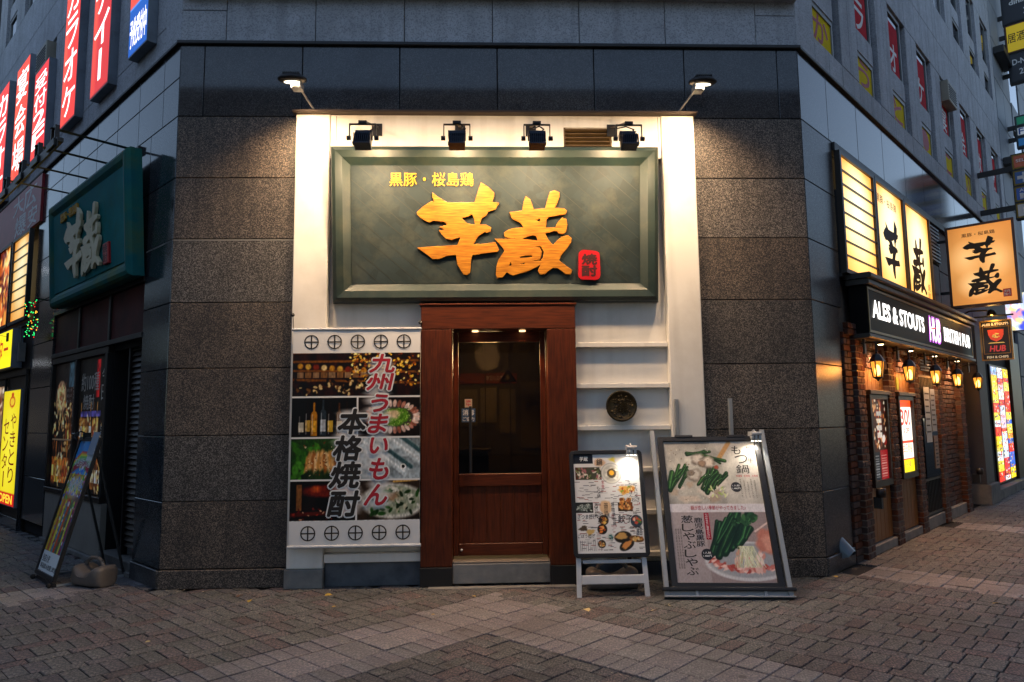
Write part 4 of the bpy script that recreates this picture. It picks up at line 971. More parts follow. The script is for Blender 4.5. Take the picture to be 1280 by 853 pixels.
def water_weight(name, label, fr, org, L=.42, W_=.24, H=.2, rz=0):
    """blow-moulded plastic ballast with a grip hole across its top"""
    T = Thing('water_weight', label, 'weight', fr, org)
    M = T3(*org) @ RZ(rz)
    bm = bmesh.new(); n = 20
    rings = []
    prof = [(-.5,.55,.45),(-.46,.82,.66),(-.34,.97,.82),(-.18,1,.98),(0,1,1.04),(.18,1,.98),(.34,.97,.82),(.46,.82,.66),(.5,.55,.45)]
    for t, wf, hf in prof:
        ring = []
        for k in range(n):
            a = 2*math.pi*k/n; c_, s_ = math.cos(a), math.sin(a)
            e = .55
            y = W_/2*wf*math.copysign(abs(c_)**e, c_); z = H/2 + H/2*hf*math.copysign(abs(s_)**e, s_) if s_ > 0 else H/2 - H/2*abs(s_)**e
            ring.append(bm.verts.new((t*L, y, max(z, 0))))
        rings.append(ring)
    for a, b in zip(rings[:-1], rings[1:]):
        for k in range(n): bm.faces.new((a[k], a[(k+1) % n], b[(k+1) % n], b[k]))
    bm.faces.new(rings[0][::-1]); bm.faces.new(rings[-1])
    for v in bm.verts:                       # groove either side of the handle
        if v.co.z > H*.62 and abs(v.co.x) < L*.27: v.co.z -= H*.5*(1-(v.co.x/(L*.27))**2)
    bmesh.ops.recalc_face_normals(bm, faces=bm.faces)
    me = bpy.data.meshes.new('body'); bm.transform(T.off @ M); bm.to_mesh(me); bm.free(); me.materials.append(WEIGHT)
    for p in me.polygons: p.use_smooth = True
    o = bpy.data.objects.new('body', me); col.objects.link(o); o.parent = T.o
    sub = o.modifiers.new('subdivision', 'SUBSURF'); sub.levels = 1; sub.render_levels = 2
    h = MB(T.off @ M); h.path([(-L*.30, 0, H*.78), (-L*.24, 0, H*1.0), (-L*.1, 0, H*1.14), (L*.1, 0, H*1.14), (L*.24, 0, H*1.0), (L*.30, 0, H*.78)], .017, 10)
    ho = h.build('handle', WEIGHT, T)
    c_ = MB(T.off @ M); c_.lathe([(0,0),(.022,0),(.022,.02),(0,.022)], 12, 0, T3(L*.40, 0, H*.74)); c_.build('cap', WEIGHT, T)
    return T
water_weight('w', 'brown-grey plastic water weight lying behind the legs of the menu board', FF, (4.08, -.30, 0), .46, .22, .21, R_(3))

# ---- large poster on an aluminium easel
PS = Thing('poster_stand', 'large poster of two hot pot dishes on an aluminium easel', 'poster stand', FF, (4.955, -.72, 0))
LP = R_(24.5); PM_ = T3(4.975, -.735, 0) @ RZ(R_(-5.5)) @ RX(-LP)
X0, X1, Z0, Z1 = -.462, .462, .075, 1.43
def leafy(pic, x0, y0, x1, y1, w, m, c3):
    """a bunch of flat leek leaves: several slightly fanned blades, ragged ends, veins"""
    q = pic.r
    for k in range(5):
        dx, dy = q.uniform(-.035, .035), q.uniform(-.03, .03); ww = w*q.uniform(.45, .8)
        P = [(x0+dx*.3, y0+dy*.3), ((x0+x1)/2+dx*.9+q.uniform(-.01, .01), (y0+y1)/2+q.uniform(-.008, .008)), (x1+dx*1.4, y1+dy)]
        sh = q.uniform(.75, 1.2)
        pic.line(P, ww*1.12, np.clip(hexc(c3[0])*sh, 0, 1), .95, m, .3); pic.line([(a+.004, b+.003) for a, b in P], ww*.75, np.clip(hexc(c3[1])*sh, 0, 1), .9, m, .9)
        pic.line([(a+.008, b+.005) for a, b in P], ww*.18, np.clip(hexc(c3[2])*sh, 0, 1), .7, m, .9)
b = PS.mb(); hollow(b, rrect(X0, X1, Z0, Z1, .012), rrect(X0+.05, X1-.05, Z0+.045, Z1-.045, .004), -.035, .0, PM_); b.build('frame', BLACK, PS, bevel=.004)
PS.mb().box(X0+.03, X1-.03, -.014, -.003, Z0+.03, Z1-.03, 0, PM_).build('backing_board', BLACKM, PS)
b = PS.mb()
for x in (-.30, .17): b.cbox(x, x+.16, -.042, .004, Z1-.012, Z1+.012, .003, 0, PM_)
b.build('hinge_clip', BLACK, PS)
a0, a1, c0, c1 = X0+.052, X1-.052, Z0+.047, Z1-.047
pic = Pic(210, 322, 'b9b2ac')
zc0, zc1 = .475, .535                       # caption strip
m = pic.clip(0, zc1, 1, 1); pic.rect(0, zc1, 1, 1, 'a8a49c')
pic.ell(.38, .74, .60, .26, 'b8b5ac', 0, .5, mask=m); pic.ell(.36, .73, .5, .19, 'c4c0b4', 0, .4, mask=m); pic.noise(.12, 7, m); pic.noise(.08, 22, m)
pic.rect(.62, zc1, 1, 1, 'c9c2ba', .35); pic.line([(.02, .985), (.5, .99)], .012, '5a544e', .6, m)
pic.line([(.58, .86), (.72, .99)], .03, 'b98f5c', 1, m, .4)
for _ in range(14): pic.ell(r_.uniform(.0, .62), r_.uniform(.56, .72), r_.uniform(.05, .1), r_.uniform(.02, .035), r_.choice(['b9a894','cdbfae','a89684','d4cbbf']), r_.uniform(-.5, .5), .5, .12, mask=m)
for (x0, y0, x1, y1, w_) in ((.25,.905,.46,.90,.028),(.40,.90,.62,.855,.028),(.05,.67,.17,.80,.03),(.02,.64,.10,.74,.035),(.12,.66,.22,.78,.025),(.42,.62,.58,.77,.032),(.38,.64,.50,.78,.03),(.48,.64,.62,.74,.03),(.33,.68,.42,.75,.02)):
    leafy(pic, x0, y0, x1, y1, w_, m, ('1a3018','335c2a','6f9c58'))
for (x, y, q, c_) in ((.36,.865,.085,'d8cfc2'),(.46,.84,.09,'dcd0c0'),(.40,.83,.05,'a68a70'),(.30,.745,.09,'c8c2b6'),(.27,.76,.04,'8a7e6e'),(.55,.80,.03,'a8503a')):
    pic.ell(x, y, q*1.08, q*.6, '5e5348', .3, .3, .08, mask=m, op=.8); pic.ell(x, y+.004, q, q*.55, c_, .3, .5, .10, mask=m)
pic.scatter(16, .45, .58, .68, .66, .03, ['c8d090','9ab060','dcd8c0'], m, .4); pic.scatter(70, .05, .56, .66, .95, .007, ['8a6a40','e8e4d8','4a3a2a'], m)
pic.ell(.735, .655, .058, .038, '2a2a2e', 0, .08)
pic.rect(0, zc0, 1, zc1, 'cfcbd0')
m = pic.clip(0, 0, 1, zc0); pic.rect(0, 0, 1, zc0, '8f8283'); pic.ell(.75, .25, .7, .35, '9c8a88', 0, .8, mask=m); pic.rect(0, 0, .35, zc0, 'b0a8aa', .55)
pic.ell(.76, .14, .47, .135, 'c9c9cc', 0, .06, mask=m); pic.ell(.76, .145, .44, .12, '9da0a6', 0, .1, mask=m)
for k in range(46):
    a = math.pi + math.pi*k/45; x, y = .76+.38*math.cos(a), .17+.085*math.sin(a)
    pic.ell(x+r_.uniform(-.02, .02), y+r_.uniform(-.012, .012), .05, .015, r_.choice(['b8564c','d89a90','c8746a','e8c4ba','a8443c']), r_.uniform(-.8, .8), .4, .12, mask=m)
for _ in range(26): pic.ell(r_.uniform(.62, .92), r_.uniform(.08, .2), .05, .014, r_.choice(['e0b8ae','d09084','eed4cc']), r_.uniform(1.0, 1.9), .4, .1, mask=m)
pic.ell(.98, .27, .14, .10, 'c07a68', .9, .25, .1, mask=m); pic.ell(1.0, .26, .10, .07, 'd89a86', .9, .4, .1, mask=m); pic.line([(.86, .34), (1.0, .40)], .012, 'e8cfc4', .8, m)
for (x0, y0, x1, y1, w_) in ((.40,.20,.62,.42,.045),(.38,.18,.52,.38,.04),(.46,.18,.70,.44,.05),(.52,.20,.78,.43,.055),(.60,.22,.84,.44,.05),(.44,.26,.60,.45,.04),(.66,.24,.78,.36,.05)):
    leafy(pic, x0, y0, x1, y1, w_, m, ('12281a','2a5a30','64965a'))
pic.scatter(20, .64, .38, .9, .46, .04, ['1f3f22','2b5230','3d6a3c'], m, .5)
for _ in range(60): x = r_.uniform(.66, .82); pic.line([(x, .24), (x+r_.uniform(-.12, .12), .10)], .004, r_.choice(['d8dcb8','b8c090','e8e8d0']), .8, m)
pic.rect(.345, .285, .40, .47, 'a01830')
pic.ell(.335, .185, .062, .04, '26262a', 0, .08)
pic.noise(.05, 110)
pic.sheet('poster_sheet', a0, a1, c0, c1, -.018, PS, m=PM_, off=PS.off, rough=.3)
AX = lambda f: a0+(a1-a0)*f
CZ = lambda f: c0+(c1-c0)*f
t = PS.mb()
for s, fx0, fx1, fz0, fz1, v in (('つ鍋',.76,.90,.75,.90,1),('も',.74,.84,.90,.965,0),('博多牛',.90,.965,.83,.965,1),('葱しゃぶしゃぶ',.10,.225,.045,.455,1),('鹿児島黒豚',.235,.325,.235,.44,1)):
    t = PS.mb(); put_text(t, s, AX(fx0), AX(fx1), CZ(fz0), CZ(fz1), -.0195, .02, 0, 0, .06, PM_, vertical=bool(v)); t.build('black_lettering', INK, PS)
t = PS.mb()
for k in range(5):
    put_text(t, '味噌醤油塩とんこつ', AX(.78+.038*k), AX(.795+.038*k), CZ(.575), CZ(.715-.01*(k % 3)), -.0195, .0, 0, 0, 0, PM_, vertical=True)
for k in range(3): put_text(t, '野菜と豚肉の甘みを味わう逸品', AX(.03+.025*k), AX(.045+.025*k), CZ(.09), CZ(.36), -.0195, .0, 0, 0, 0, PM_, vertical=True)
t.build('small_print', INK, PS)
t = PS.mb(); put_text(t, '鍋が恋しい季節がやってきました♪', AX(.22), AX(.80), CZ(.49), CZ(.522), -.0195, .01, 0, 0, 0, PM_)
for k in range(3): put_text(t, ['特選味','名物味','人気味'][k], AX(.75+.085*k), AX(.815+.085*k), CZ(.728), CZ(.745), -.0195, .01, 0, 0, 0, PM_)
t.build('red_lettering', RINK, PS)
t = PS.mb(); put_text(t, '旬の味覚をご堪能ください', AX(.36), AX(.385), CZ(.292), CZ(.465), -.0195, .02, 0, 0, 0, PM_, vertical=True)
for (x, z) in ((.735, .655), (.335, .185)):
    put_text(t, '1人前', AX(x-.038), AX(x+.038), CZ(z+.004), CZ(z+.018), -.0195, .015, 0, 0, 0, PM_); put_text(t, '1,480円', AX(x-.042), AX(x+.042), CZ(z-.018), CZ(z-.003), -.0195, .015, 0, 0, 0, PM_)
t.build('white_lettering', WINK, PS)
for x in (-.505, .505):
    b = PS.mb(); b.cbox(x-.021, x+.021, -.02, .02, .0, 1.50, .004, 0, PM_); b.build('side_rail', ALU, PS)
b = PS.mb(); b.cbox(-.53, .53, -.06, .05, .0, .012, .003, 0, PM_); b.cbox(-.483, .483, -.012, .018, .012, .062, .003, 0, PM_); b.build('base_rail', ALU, PS)
b = PS.mb(); b.cbox(-.545, .545, -.055, -.005, .055, .082, .004, 0, PM_); b.build('lower_ledge', BLACK, PS)
for x in (-.26, .30): PS.mb().cbox(x-.012, x+.012, -.03, .01, .012, .056, .003, 0, PM_).build('base_strut', WMETAL, PS)
for x in (4.765, 5.275):
    b = PS.mb(); b.cbox(x-.018, x+.018, -.125, -.095, 0, 1.665, .004); b.build('back_pole', ALU, PS)
for z in (.35, 1.15): PS.mb().cbox(4.784, 5.256, -.120, -.102, z, z+.03, .004).build('back_rail', ALU, PS)
tp = PM_ @ Vector((.40, -.02, Z1))
clip_lamp('small white clip lamp shining on the top right of the hot pot poster', FF, tuple(tp), 5, tuple(PM_ @ Vector((.36, -.01, 1.18))))

# ---- dark leaning board on the left street with its weight and black clip lamp
AB = Thing('leaning_board', 'black framed drinks poster on a folding stand by the dark doorway', 'poster stand', FL, (-1.13, -.62, 0))
LA = math.atan2(.34, 1.34); AM = T3(-1.13, -.62, 0) @ RX(-LA)
X0, X1, Z0, Z1 = -.33, .33, .045, 1.40
b = AB.mb(); hollow(b, rrect(X0, X1, Z0, Z1, .012), rrect(X0+.035, X1-.035, Z0+.04, Z1-.04, .004), -.03, .0, AM); b.build('frame', BLACK, AB, bevel=.003)
AB.mb().box(X0+.02, X1-.02, -.012, -.003, Z0+.02, Z1-.02, 0, AM).build('backing_board', BLACKM, AB)
pic = Pic(110, 230, '8a7a50')
pic.ell(.5, .55, .9, .55, '8a6a2c', 0, .8); pic.rect(0, .74, 1, 1, '2f78b8'); pic.rect(.55, .15, 1, .6, '4a3a5a', .6); pic.noise(.15, 6)
for k, cc in enumerate(['c8403a','d88a3a','d8c83a','5aa05a']): pic.line([(0, .83-.012*k), (.3, .90-.012*k), (.6, .90-.012*k), (1, .84-.012*k)], .05, cc, .9)
pic.line([(.0, .76), (.35, .815), (.65, .815), (1, .77)], .07, '8a1830', .95); pic.ell(.5, .64, .42, .10, 'c8c0a8', 0, .5, op=.8)
pic.scatter(46, .1, .58, .95, .70, .05, ['e8e4f0','8a6ad8','e06ab0','f0f0e8','5a8ae0'], None, .5)
for k in range(9): x = .06+.11*k; pic.line([(x, .16), (x+.03, .52)], .045, ['c89a28','a84a28','d8b83a','3a6a9a','b83028','2f5a3a','e0c040','7a2a50','3a8aa0'][k], .95)
pic.scatter(60, .0, .5, 1, .8, .05, ['c8283a','2a5ac0','e8d040','f0f0f0','3a9a4a'], None, .7, op=.8); pic.scatter(60, .0, .2, 1, .5, .03, ['d8c060','8a3020','4a7a3a','e0e0d8','3a5a8a'], None, .9, op=.8)
pic.rect(.0, .0, 1, .145, 'b8bcc6'); pic.rect(.62, .85, 1.0, 1.0, 'aab6c8')
pic.a = np.clip(pic.a*1.35, 0, 1); pic.sheet('poster_sheet', X0+.036, X1-.036, Z0+.041, Z1-.041, -.016, AB, m=AM, off=AB.off, rough=.25)
t = AB.mb(); put_text(t, '本格焼酎100種', -.26, .25, 1.10, 1.19, -.0172, .02, 0, 0, 0, AM); put_text(t, '飲み放題', -.2, .2, .87, .98, -.0172, .03, 0, 0, .1, AM); t.build('white_lettering', WINK, AB)
t = AB.mb(); put_text(t, '当店人気', -.26, -.02, .17, .24, -.0172, .02, 0, 0, 0, AM); put_text(t, '単品飲み放題 2時間', -.26, .27, .11, .16, -.0172, .02, 0, 0, 0, AM); t.build('black_lettering', INK, AB)
AB.mb().box(.10, .30, -.034, -.031, 1.22, 1.45, 0, AM).build('paper_note', mat('pale_blue_paper', '8f9db0', '9aa7b8'), AB)
for x in (-.29, .29):
    b = AB.mb(); b.bar((-1.13+x, -.015, 0), (-1.13+x*.96, -.31, 1.22), .03, .02); b.build('back_leg', BLACK, AB)
b = AB.mb(); b.box(-.30, .30, -.01, .02, .0, .03, 0, AM); b.build('foot_bar', BLACK, AB)
for x in (-.31, .31):
    b = AB.mb(); b.box(-1.13+x-.012, -1.13+x+.012, -.60, -.03, .004, .022); b.build('floor_rail', ALU, AB)
for k in range(2):
    b = AB.mb(); M = T3(-1.13-.29+.58*k, -.655, .02) @ RY(R_(90)); b.lathe([(0,-.015),(.022,-.015),(.022,.015),(0,.015)], 12, 0, M); b.build('castor', BLACKM, AB)
tp = AM @ Vector((-.17, -.015, Z1)); clip_lamp('black clip lamp on the top edge of the leaning drinks poster', FL, tuple(tp), 0, None, black=True)
water_weight('w', 'grey plastic water weight beside the foot of the leaning drinks poster', FL, (-.64, -.34, 0), .40, .26, .22, R_(20))

# ---- grey hood on the right pier and fallen leaves
HD = Thing('drain_hood', 'small blue-grey metal hood low on the right granite corner pier', 'vent hood', FR, (.43, -.02, .2))
bm = MB(HD.off); n = 12; v = []; fcs = []
for k in range(n+1):
    a = math.pi*k/n; v += [(.43+.085*math.cos(a), -.001, .20+.10*math.sin(a)), (.43+.075*math.cos(a), -.085-.03*math.sin(a), .13+.05*math.sin(a))]
for k in range(n): fcs.append((2*k, 2*k+1, 2*k+3, 2*k+2))
bm.add(v, fcs, 0, None, True); bm.add([(.515,-.001,.2),(.345,-.001,.2),(.345,-.001,.06),(.515,-.001,.06)], [(0,1,2,3)]); bm.add([(.515,-.001,.2),(.505,-.085,.13),(.515,-.001,.10)], [(0,1,2)]); bm.add([(.345,-.001,.2),(.355,-.085,.13),(.345,-.001,.10)], [(2,1,0)])
bm.build('hood', mat('blue_grey_metal', '5a6670', '6c7882', rough=.4, metal=.4), HD)
HD.mb().box(.36, .50, -.012, -.002, .06, .2).build('back_plate', BLACK, HD)
LEAF = [mat('yellow_leaf', 'b8973c', 'd0b458', rough=.6), mat('pale_leaf', 'c4b078', 'd6c694', rough=.6), mat('brown_leaf', '7a4a1c', '94602a', rough=.6)]
lf = MB()
pts = [(0, 0, 0)]
for k in range(9): a = R_(-72+18*k); q = .045*(1-.12*(k % 2)); pts.append((q*math.sin(a), q*math.cos(a), .006*math.cos(2.6*a)+.002))
lf.add(pts, [(0, k, k+1) for k in range(1, 9)]); lf.add([(-.002,0,.001),(.002,0,.001),(.001,-.035,.008),(-.001,-.035,.008)], [(0,1,2,3)])
lm = [lf.mesh('fallen_leaf', m) for m in LEAF]
for u, w_, k, s_, lab in ((3.736,.994,1,1.1,'large pale leaf on the paving before the left leg of the menu stand'),(4.269,1.037,1,.7,'pale leaf on the paving before the right leg of the menu stand'),(4.423,.907,1,.7,'small pale leaf near the front corner of the poster easel'),
    (1.615,.366,0,.9,'yellow leaf on the paving below the grey base block of the white column'),(1.742,.74,0,.5,'tiny yellow leaf out on the paving before the banner'),(.824,.3,2,.9,'brown leaf at the foot of the left granite pier'),(.959,.5,0,1.0,'yellow leaf a little in front of the left granite pier'),
    (2.857,.496,0,.6,'yellow leaf on the paving before the door step'),(2.558,1.038,0,.4,'tiny yellow leaf on the paver band before the door'),(6.2,.03,0,1.0,'yellow leaf at the foot of the right granite corner'),(6.997,1.042,0,.7,'yellow leaf out on the right street paving below the pale band'),(.65,1.563,1,.5,'pale scrap of leaf on the paving at lower left')):
    o = bpy.data.objects.new('fallen_leaf', lm[k]); col.objects.link(o)
    P = FF @ Vector((u, -w_, .004)); o.matrix_world = T3(*P) @ RZ(random.uniform(0, 6.28)) @ RX(random.uniform(-.15, .15)) @ Matrix.Scale(s_*1.0, 4)
    o['label'] = lab; o['category'] = 'leaf'; o['group'] = 'fallen leaves on the paving'

# ================================================================== left street side
def box_sign(name, label, fr, x0, x1, z0, z1, d, group=None, y=-.0):
    T = Thing(name, label, 'lit sign' if 'unlit' not in label else 'sign', fr, ((x0+x1)/2, y, z0), group)
    b = T.mb(); b.box(x0, x1, y-d, y-.003, z0, z1); b.build('casing', SIGNGREY, T)
    return T
SIGNGREY = mat('grey_sign_casing', '737d88', '7f8994', scale=3, rough=.5, dirt=('3a3f46', .5, 4))
LITRED = lambda: None
WLIT = lit('backlit_white', 'fff4f0', .8); 
# ---- green sign of the restaurant on the left street
GS = Thing('side_sign', 'teal green signboard with cream brushed characters over the dark doorway', 'signboard', FL, (-2.12, -.12, 2.97))
GM = T3(-2.12, -.12, 2.97) @ RX(math.atan(.08/1.32))
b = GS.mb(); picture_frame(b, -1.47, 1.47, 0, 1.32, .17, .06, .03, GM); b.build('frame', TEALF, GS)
b = GS.mb(); b.box(-1.31, 1.31, -.03, -.005, .165, 1.155, 0, GM); b.build('board', TEAL, GS)
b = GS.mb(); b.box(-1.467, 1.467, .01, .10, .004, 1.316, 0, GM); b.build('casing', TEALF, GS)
t = GS.mb(); put_brush(t, 'imo', -.68, .03, .22, 1.03, -.042, .035, .003, 0, GM); t.build('brushed_character', CREAM, GS)
t = GS.mb(); put_brush(t, 'kura', -.02, .65, .20, .96, -.042, .035, .003, 0, GM); t.build('brushed_character', CREAM, GS)
t = GS.mb(); put_text(t, '黒豚・桜島鶏', -.92, -.20, 1.0, 1.11, -.034, .015, .02, 0, 0, GM); t.build('small_gold_lettering', GOLDL, GS)
t = GS.mb(); t.cbox(.71, .88, -.06, -.03, .22, .45, .01, 0, GM); t.build('seal', RED, GS)
t = GS.mb(); put_text(t, '焼酎', .725, .865, .235, .435, -.0615, .02, 0, 0, 0, GM, vertical=True); t.build('seal_lettering', INK, GS)
# ---- black gantry of arms in front of it
GT = Thing('lamp_gantry', 'black steel lamp gantry reaching out over the teal side sign', 'gantry', FL, (-2.2, 0, 4.3))
b = GT.mb(); b.box(-4.4, -.82, -.81, -.755, 4.225, 4.265); b.box(-4.4, -.82, -.81, -.80, 4.17, 4.225); b.build('beam', BLACK, GT)
for s in (1.0, 1.63, 2.33, 3.1):
    b = GT.mb(); b.bar((-s, -.80, 4.40), (-s, -.06, 4.385), .07, .06); b.box(-s-.04, -s+.04, -.04, -.0, 4.35, 4.43); b.build('arm', BLACK, GT)
    b = GT.mb(); b.box(-s-.085, -s-.06, -.81, -.77, 4.268, 4.42); b.box(-s+.06, -s+.085, -.81, -.77, 4.268, 4.42); b.box(-s-.06, -s+.06, -.81, -.77, 4.40, 4.42); b.box(-s-.14, -s+.14, -.83, -.812, 4.19, 4.262); b.build('bracket', BLACK, GT)
    b = GT.mb(); b.lathe([(0,0),(.018,0),(.018,.012),(0,.016)], 10, 0, T3(-s-.2, -.80, 4.25) @ RX(R_(90))); b.lathe([(0,0),(.018,0),(.018,.012),(0,.016)], 10, 0, T3(-s+.12, -.80, 4.25) @ RX(R_(90))); b.build('bolt', ALU, GT)
for s in ():
    b = GT.mb(); b.path([(-s-.25, -.76, 4.40), (-s-.25, -.5, 4.47), (-s-.22, -.2, 4.36), (-s-.2, -.08, 4.32)], .008, 6); b.build('cable', BLACKM, GT)

# ---- shop window, doorway, shutter
SW = Thing('shop_window', 'dark shop window with food posters under the teal side sign', 'shop window', FL, (-2.9, 0, 0))
for x0, x1 in ((-4.05, -2.98), (-2.92, -1.83), (-1.77, -.72)):
    SW.mb().cbox(x0, x1, .03, .06, 2.42, 2.93, .004).build('red_panel', REDBR, SW)
b = SW.mb(); b.box(-4.06, -.7, .061, .12, 0, 2.95); b.build('backing_wall', BLACKM, SW) if False else None
for x0, x1, z0, z1 in ((-4.06, -.70, 2.935, 2.99), (-4.06, -.70, 2.36, 2.415), (-4.06, -1.76, 2.28, 2.355), (-4.058, -1.78, .63, .69)):
    SW.mb().cbox(x0, x1, -.01 if z0 < 1 or z0 > 2.3 else .005, .07, z0, z1, .004).build('rail', DKWOOD, SW)
for x in (-4.055, -2.975, -1.84): SW.mb().cbox(x, x+.06 if x < -2 else x+.08, .0, .07, .692, 2.278, .003).build('mullion', BLACK, SW)
for x in (-2.98, -1.83): SW.mb().cbox(x, x+.06, .008, .07, 2.417, 2.933, .003).build('mullion', BLACK, SW)
SW.mb().box(-4.05, -1.76, .075, .10, .0, 2.95).build('back_board', BLACKM, SW)
SW.mb().cbox(-4.05, -1.76, .01, .07, .05, .625, .004).build('low_panel', mat('pale_grey_panel', '8b8780', '98948c', dirt=('5f5c57', .5, 3)), SW)
SW.mb().cbox(-4.055, -.70, -.03, .07, -.0, .045, .003).build('sill', CONC, SW)
pic = Pic(120, 170, '1a1614')
def bottles(pic, n, x0, x1, y0, y1, cols):
    for k in range(n):
        x = x0+(x1-x0)*(k+.5)/n; w_ = (x1-x0)/n*.42; h = y1-y0
        pic.rect(x-w_, y0, x+w_, y0+h*.62, r_.choice(cols)); pic.line([(x, y0+h*.6), (x, y1)], w_*.35, r_.choice(cols)); pic.rect(x-w_*.8, y0+h*.15, x+w_*.8, y0+h*.42, r_.choice(['b8a884','8a6a3a','caa858','6a2a1a','d8ccb0']), .85)
pic.ell(.30, .72, .24, .15, '8a6a50', 0, .1); pic.ell(.30, .72, .19, .115, 'c09a6c', 0, .2); pic.ell(.3, .715, .09, .06, '6a4028', 0, .3); pic.scatter(50, .12, .6, .48, .84, .025, ['a87a4c','d8b080','4a5a2a','7a4a2c'])
pic.rect(.62, .78, 1, 1, '3a5462', .8); pic.rect(.60, .58, .95, .80, '2c1c14')
bottles(pic, 5, .55, 1.0, .34, .62, ['4a2a18','6a4020','302018','8a5a2a']); bottles(pic, 8, .02, .98, .04, .36, ['5a3018','8a4a20','c07a30','3a2014','a85c28'])
pic.scatter(160, 0, 0, 1, .7, .02, ['c89050','4a2a18','e8c890','8a4a24','2a1810','d8b070'], None, 2.5, op=.7); pic.noise(.4, 30); pic.rect(0, .375, 1, .385, '6a5a48')
pic.a = np.clip(pic.a*1.5, 0, 1); pic.sheet('poster', -3.99, -2.98, .70, 2.27, .045, SW, off=SW.off, rough=.5, glow=.06)  # faint glow added so the unlit poster stays visible
pic = Pic(110, 170, '141210')
bottles(pic, 6, .05, .75, .36, .66, ['6a4424','9a6a34','4a2c18','b07c40']); bottles(pic, 7, .02, .95, .03, .38, ['7a4a24','c08a48','4a2a18','a86a30'])
pic.rect(.1, .56, .8, .60, '4a4488', .8); pic.scatter(130, 0, 0, .95, .55, .02, ['c89050','4a2a18','e8c890','8a4a24','2a1810','d8b070'], None, 2.5, op=.7); pic.rect(.62, .70, .74, .98, '9a1a1c'); pic.noise(.4, 30)
pic.a = np.clip(pic.a*1.5, 0, 1); pic.sheet('poster', -2.90, -1.85, .70, 2.27, .045, SW, off=SW.off, rough=.5, glow=.06)  # this poster is unlit too; its slight glow is added
t = SW.mb(); put_text(t, '約100種', -2.82, -2.15, 1.88, 2.10, .042, .02); put_text(t, '焼酎', -2.72, -2.3, 1.66, 1.84, .042, .02); put_text(t, '今日', -2.05, -1.90, 1.75, 2.15, .042, .02, vertical=True); put_text(t, '黒豚しゃぶ', -3.16, -3.04, 1.2, 2.1, .042, .01, vertical=True); put_text(t, '旨い肴と', -2.02, -1.9, .8, 1.5, .042, .01, vertical=True)
for k in range(3): put_text(t, '鶏刺しもつ鍋', -3.42, -3.22, 1.90-.07*k, 1.94-.07*k, .042)
t.build('white_lettering', mat('dull_white_ink', 'c8c2b6', 'd4cec2'), SW)
DW = Thing('dark_doorway', 'dark side doorway with a slatted shutter beside the granite corner', 'doorway', FL, (-1.2, 0, 0))
DW.mb().box(-1.76, -.70, .07, .54, 2.30, 2.42).build('lintel', BLACKM, DW)
DW.mb().box(-1.76, -.70, .5, .54, 0, 2.4).build('door_back', BLACKM, DW)
DW.mb().box(-1.76, -1.745, .07, .5, 0, 2.4).build('reveal', BLACKM, DW); DW.mb().box(-.72, -.70, .062, .5, 0, 2.4).build('reveal', BLACKM, DW)
DW.mb().cbox(-1.74, -.73, -.0, .5, 0, .135, .005).build('step', CONC, DW)
DW.mb().cbox(-1.74, -1.70, .30, .36, .14, 2.35, .004).build('door_stile', DKWOOD, DW); DW.mb().cbox(-1.32, -1.28, .08, .14, .14, 2.35, .004).build('shutter_post', BLACK, DW)
for k in range(36):
    z = .17+.06*k; b = DW.mb(); b.add([(-1.275,.10,z),(-.74,.10,z),(-.74,.13,z+.05),(-1.275,.13,z+.05),(-1.275,.106,z-.004),(-.74,.106,z-.004),(-.74,.136,z+.046),(-1.275,.136,z+.046)], [(0,1,2,3),(7,6,5,4),(4,5,1,0),(3,2,6,7)]); b.build('shutter_slat', mat('dark_bronze_slat', '2a2622', '363029', rough=.45) if k == 0 else SLATM, DW) if k else None
    if k == 0: SLATM = mat('dark_bronze_slat', '2e2a26', '3a342d', rough=.45)

# ---- lit signs on the upper wall
def red_sign(label, s0, s1, z0, z1, text, tz0, tz1, bgc='d8281e', group=None, white=1.0):
    T = box_sign('vertical_sign', label, FL, -s1, -s0, z0, z1, .10, group)
    w, h = 24, 90; pic = Pic(w, h, bgc); pic.ell(.12, .5, .22, .9, 'ff6a3a', 0, 1, op=.6); pic.rect(0, 0, 1, .004, '801010')
    pic.sheet('lit_face', -s1+.012, -s0-.012, z0+.015, z1-.015, -.102, T, off=T.off, glow=.5)
    t = T.mb(); put_text(t, text, -s1+.06, -s0-.06, tz0, tz1, -.1035, .03, 0, 0, 0, None, vertical=True); t.build('white_lettering', WLIT, T)
    return T
RG = 'tall red lit signs along the upper left wall'
red_sign('red lit vertical sign ending in ティー, nearest to the blue one', 1.92, 2.60, 5.45, 7.95, 'パーティー', 5.58, 7.8, 'c8281e', RG)
red_sign('red lit vertical sign reading カラオケ in four white characters', 3.25, 3.93, 5.47, 7.75, 'カラオケ', 5.55, 7.5, 'e0301c', RG)
red_sign('shorter red lit vertical sign with 受付 at its top', 4.75, 5.55, 5.44, 6.85, '受付2F', 5.58, 6.75, 'd8241c', RG)
red_sign('red lit vertical sign covered by three large white characters', 5.98, 6.85, 5.43, 7.38, '宴会場', 5.5, 7.3, 'e8401c', RG)
red_sign('red lit vertical sign cut by the left edge of the photo', 7.45, 8.35, 5.3, 7.45, 'カラオケ', 5.4, 7.35, 'e0301c', RG)
T = box_sign('vertical_sign', 'red and blue lit sign nearest the granite corner', FL, -1.24, -.66, 5.47, 7.4, .10)
pic = Pic(30, 100, 'e8482e'); pic.ell(.3, .9, .6, .4, 'f0783c', 0, 1); pic.rect(0, 0, 1, .285, '1450a8'); pic.line([(0, .285), (1, .285)], .03, '3a8ae0', 1); pic.scatter(8, .2, .4, .9, 1, .06, ['f8d040','fff0a0'])
pic.sheet('lit_face', -1.228, -.672, 5.485, 7.385, -.102, T, off=T.off, glow=.5)
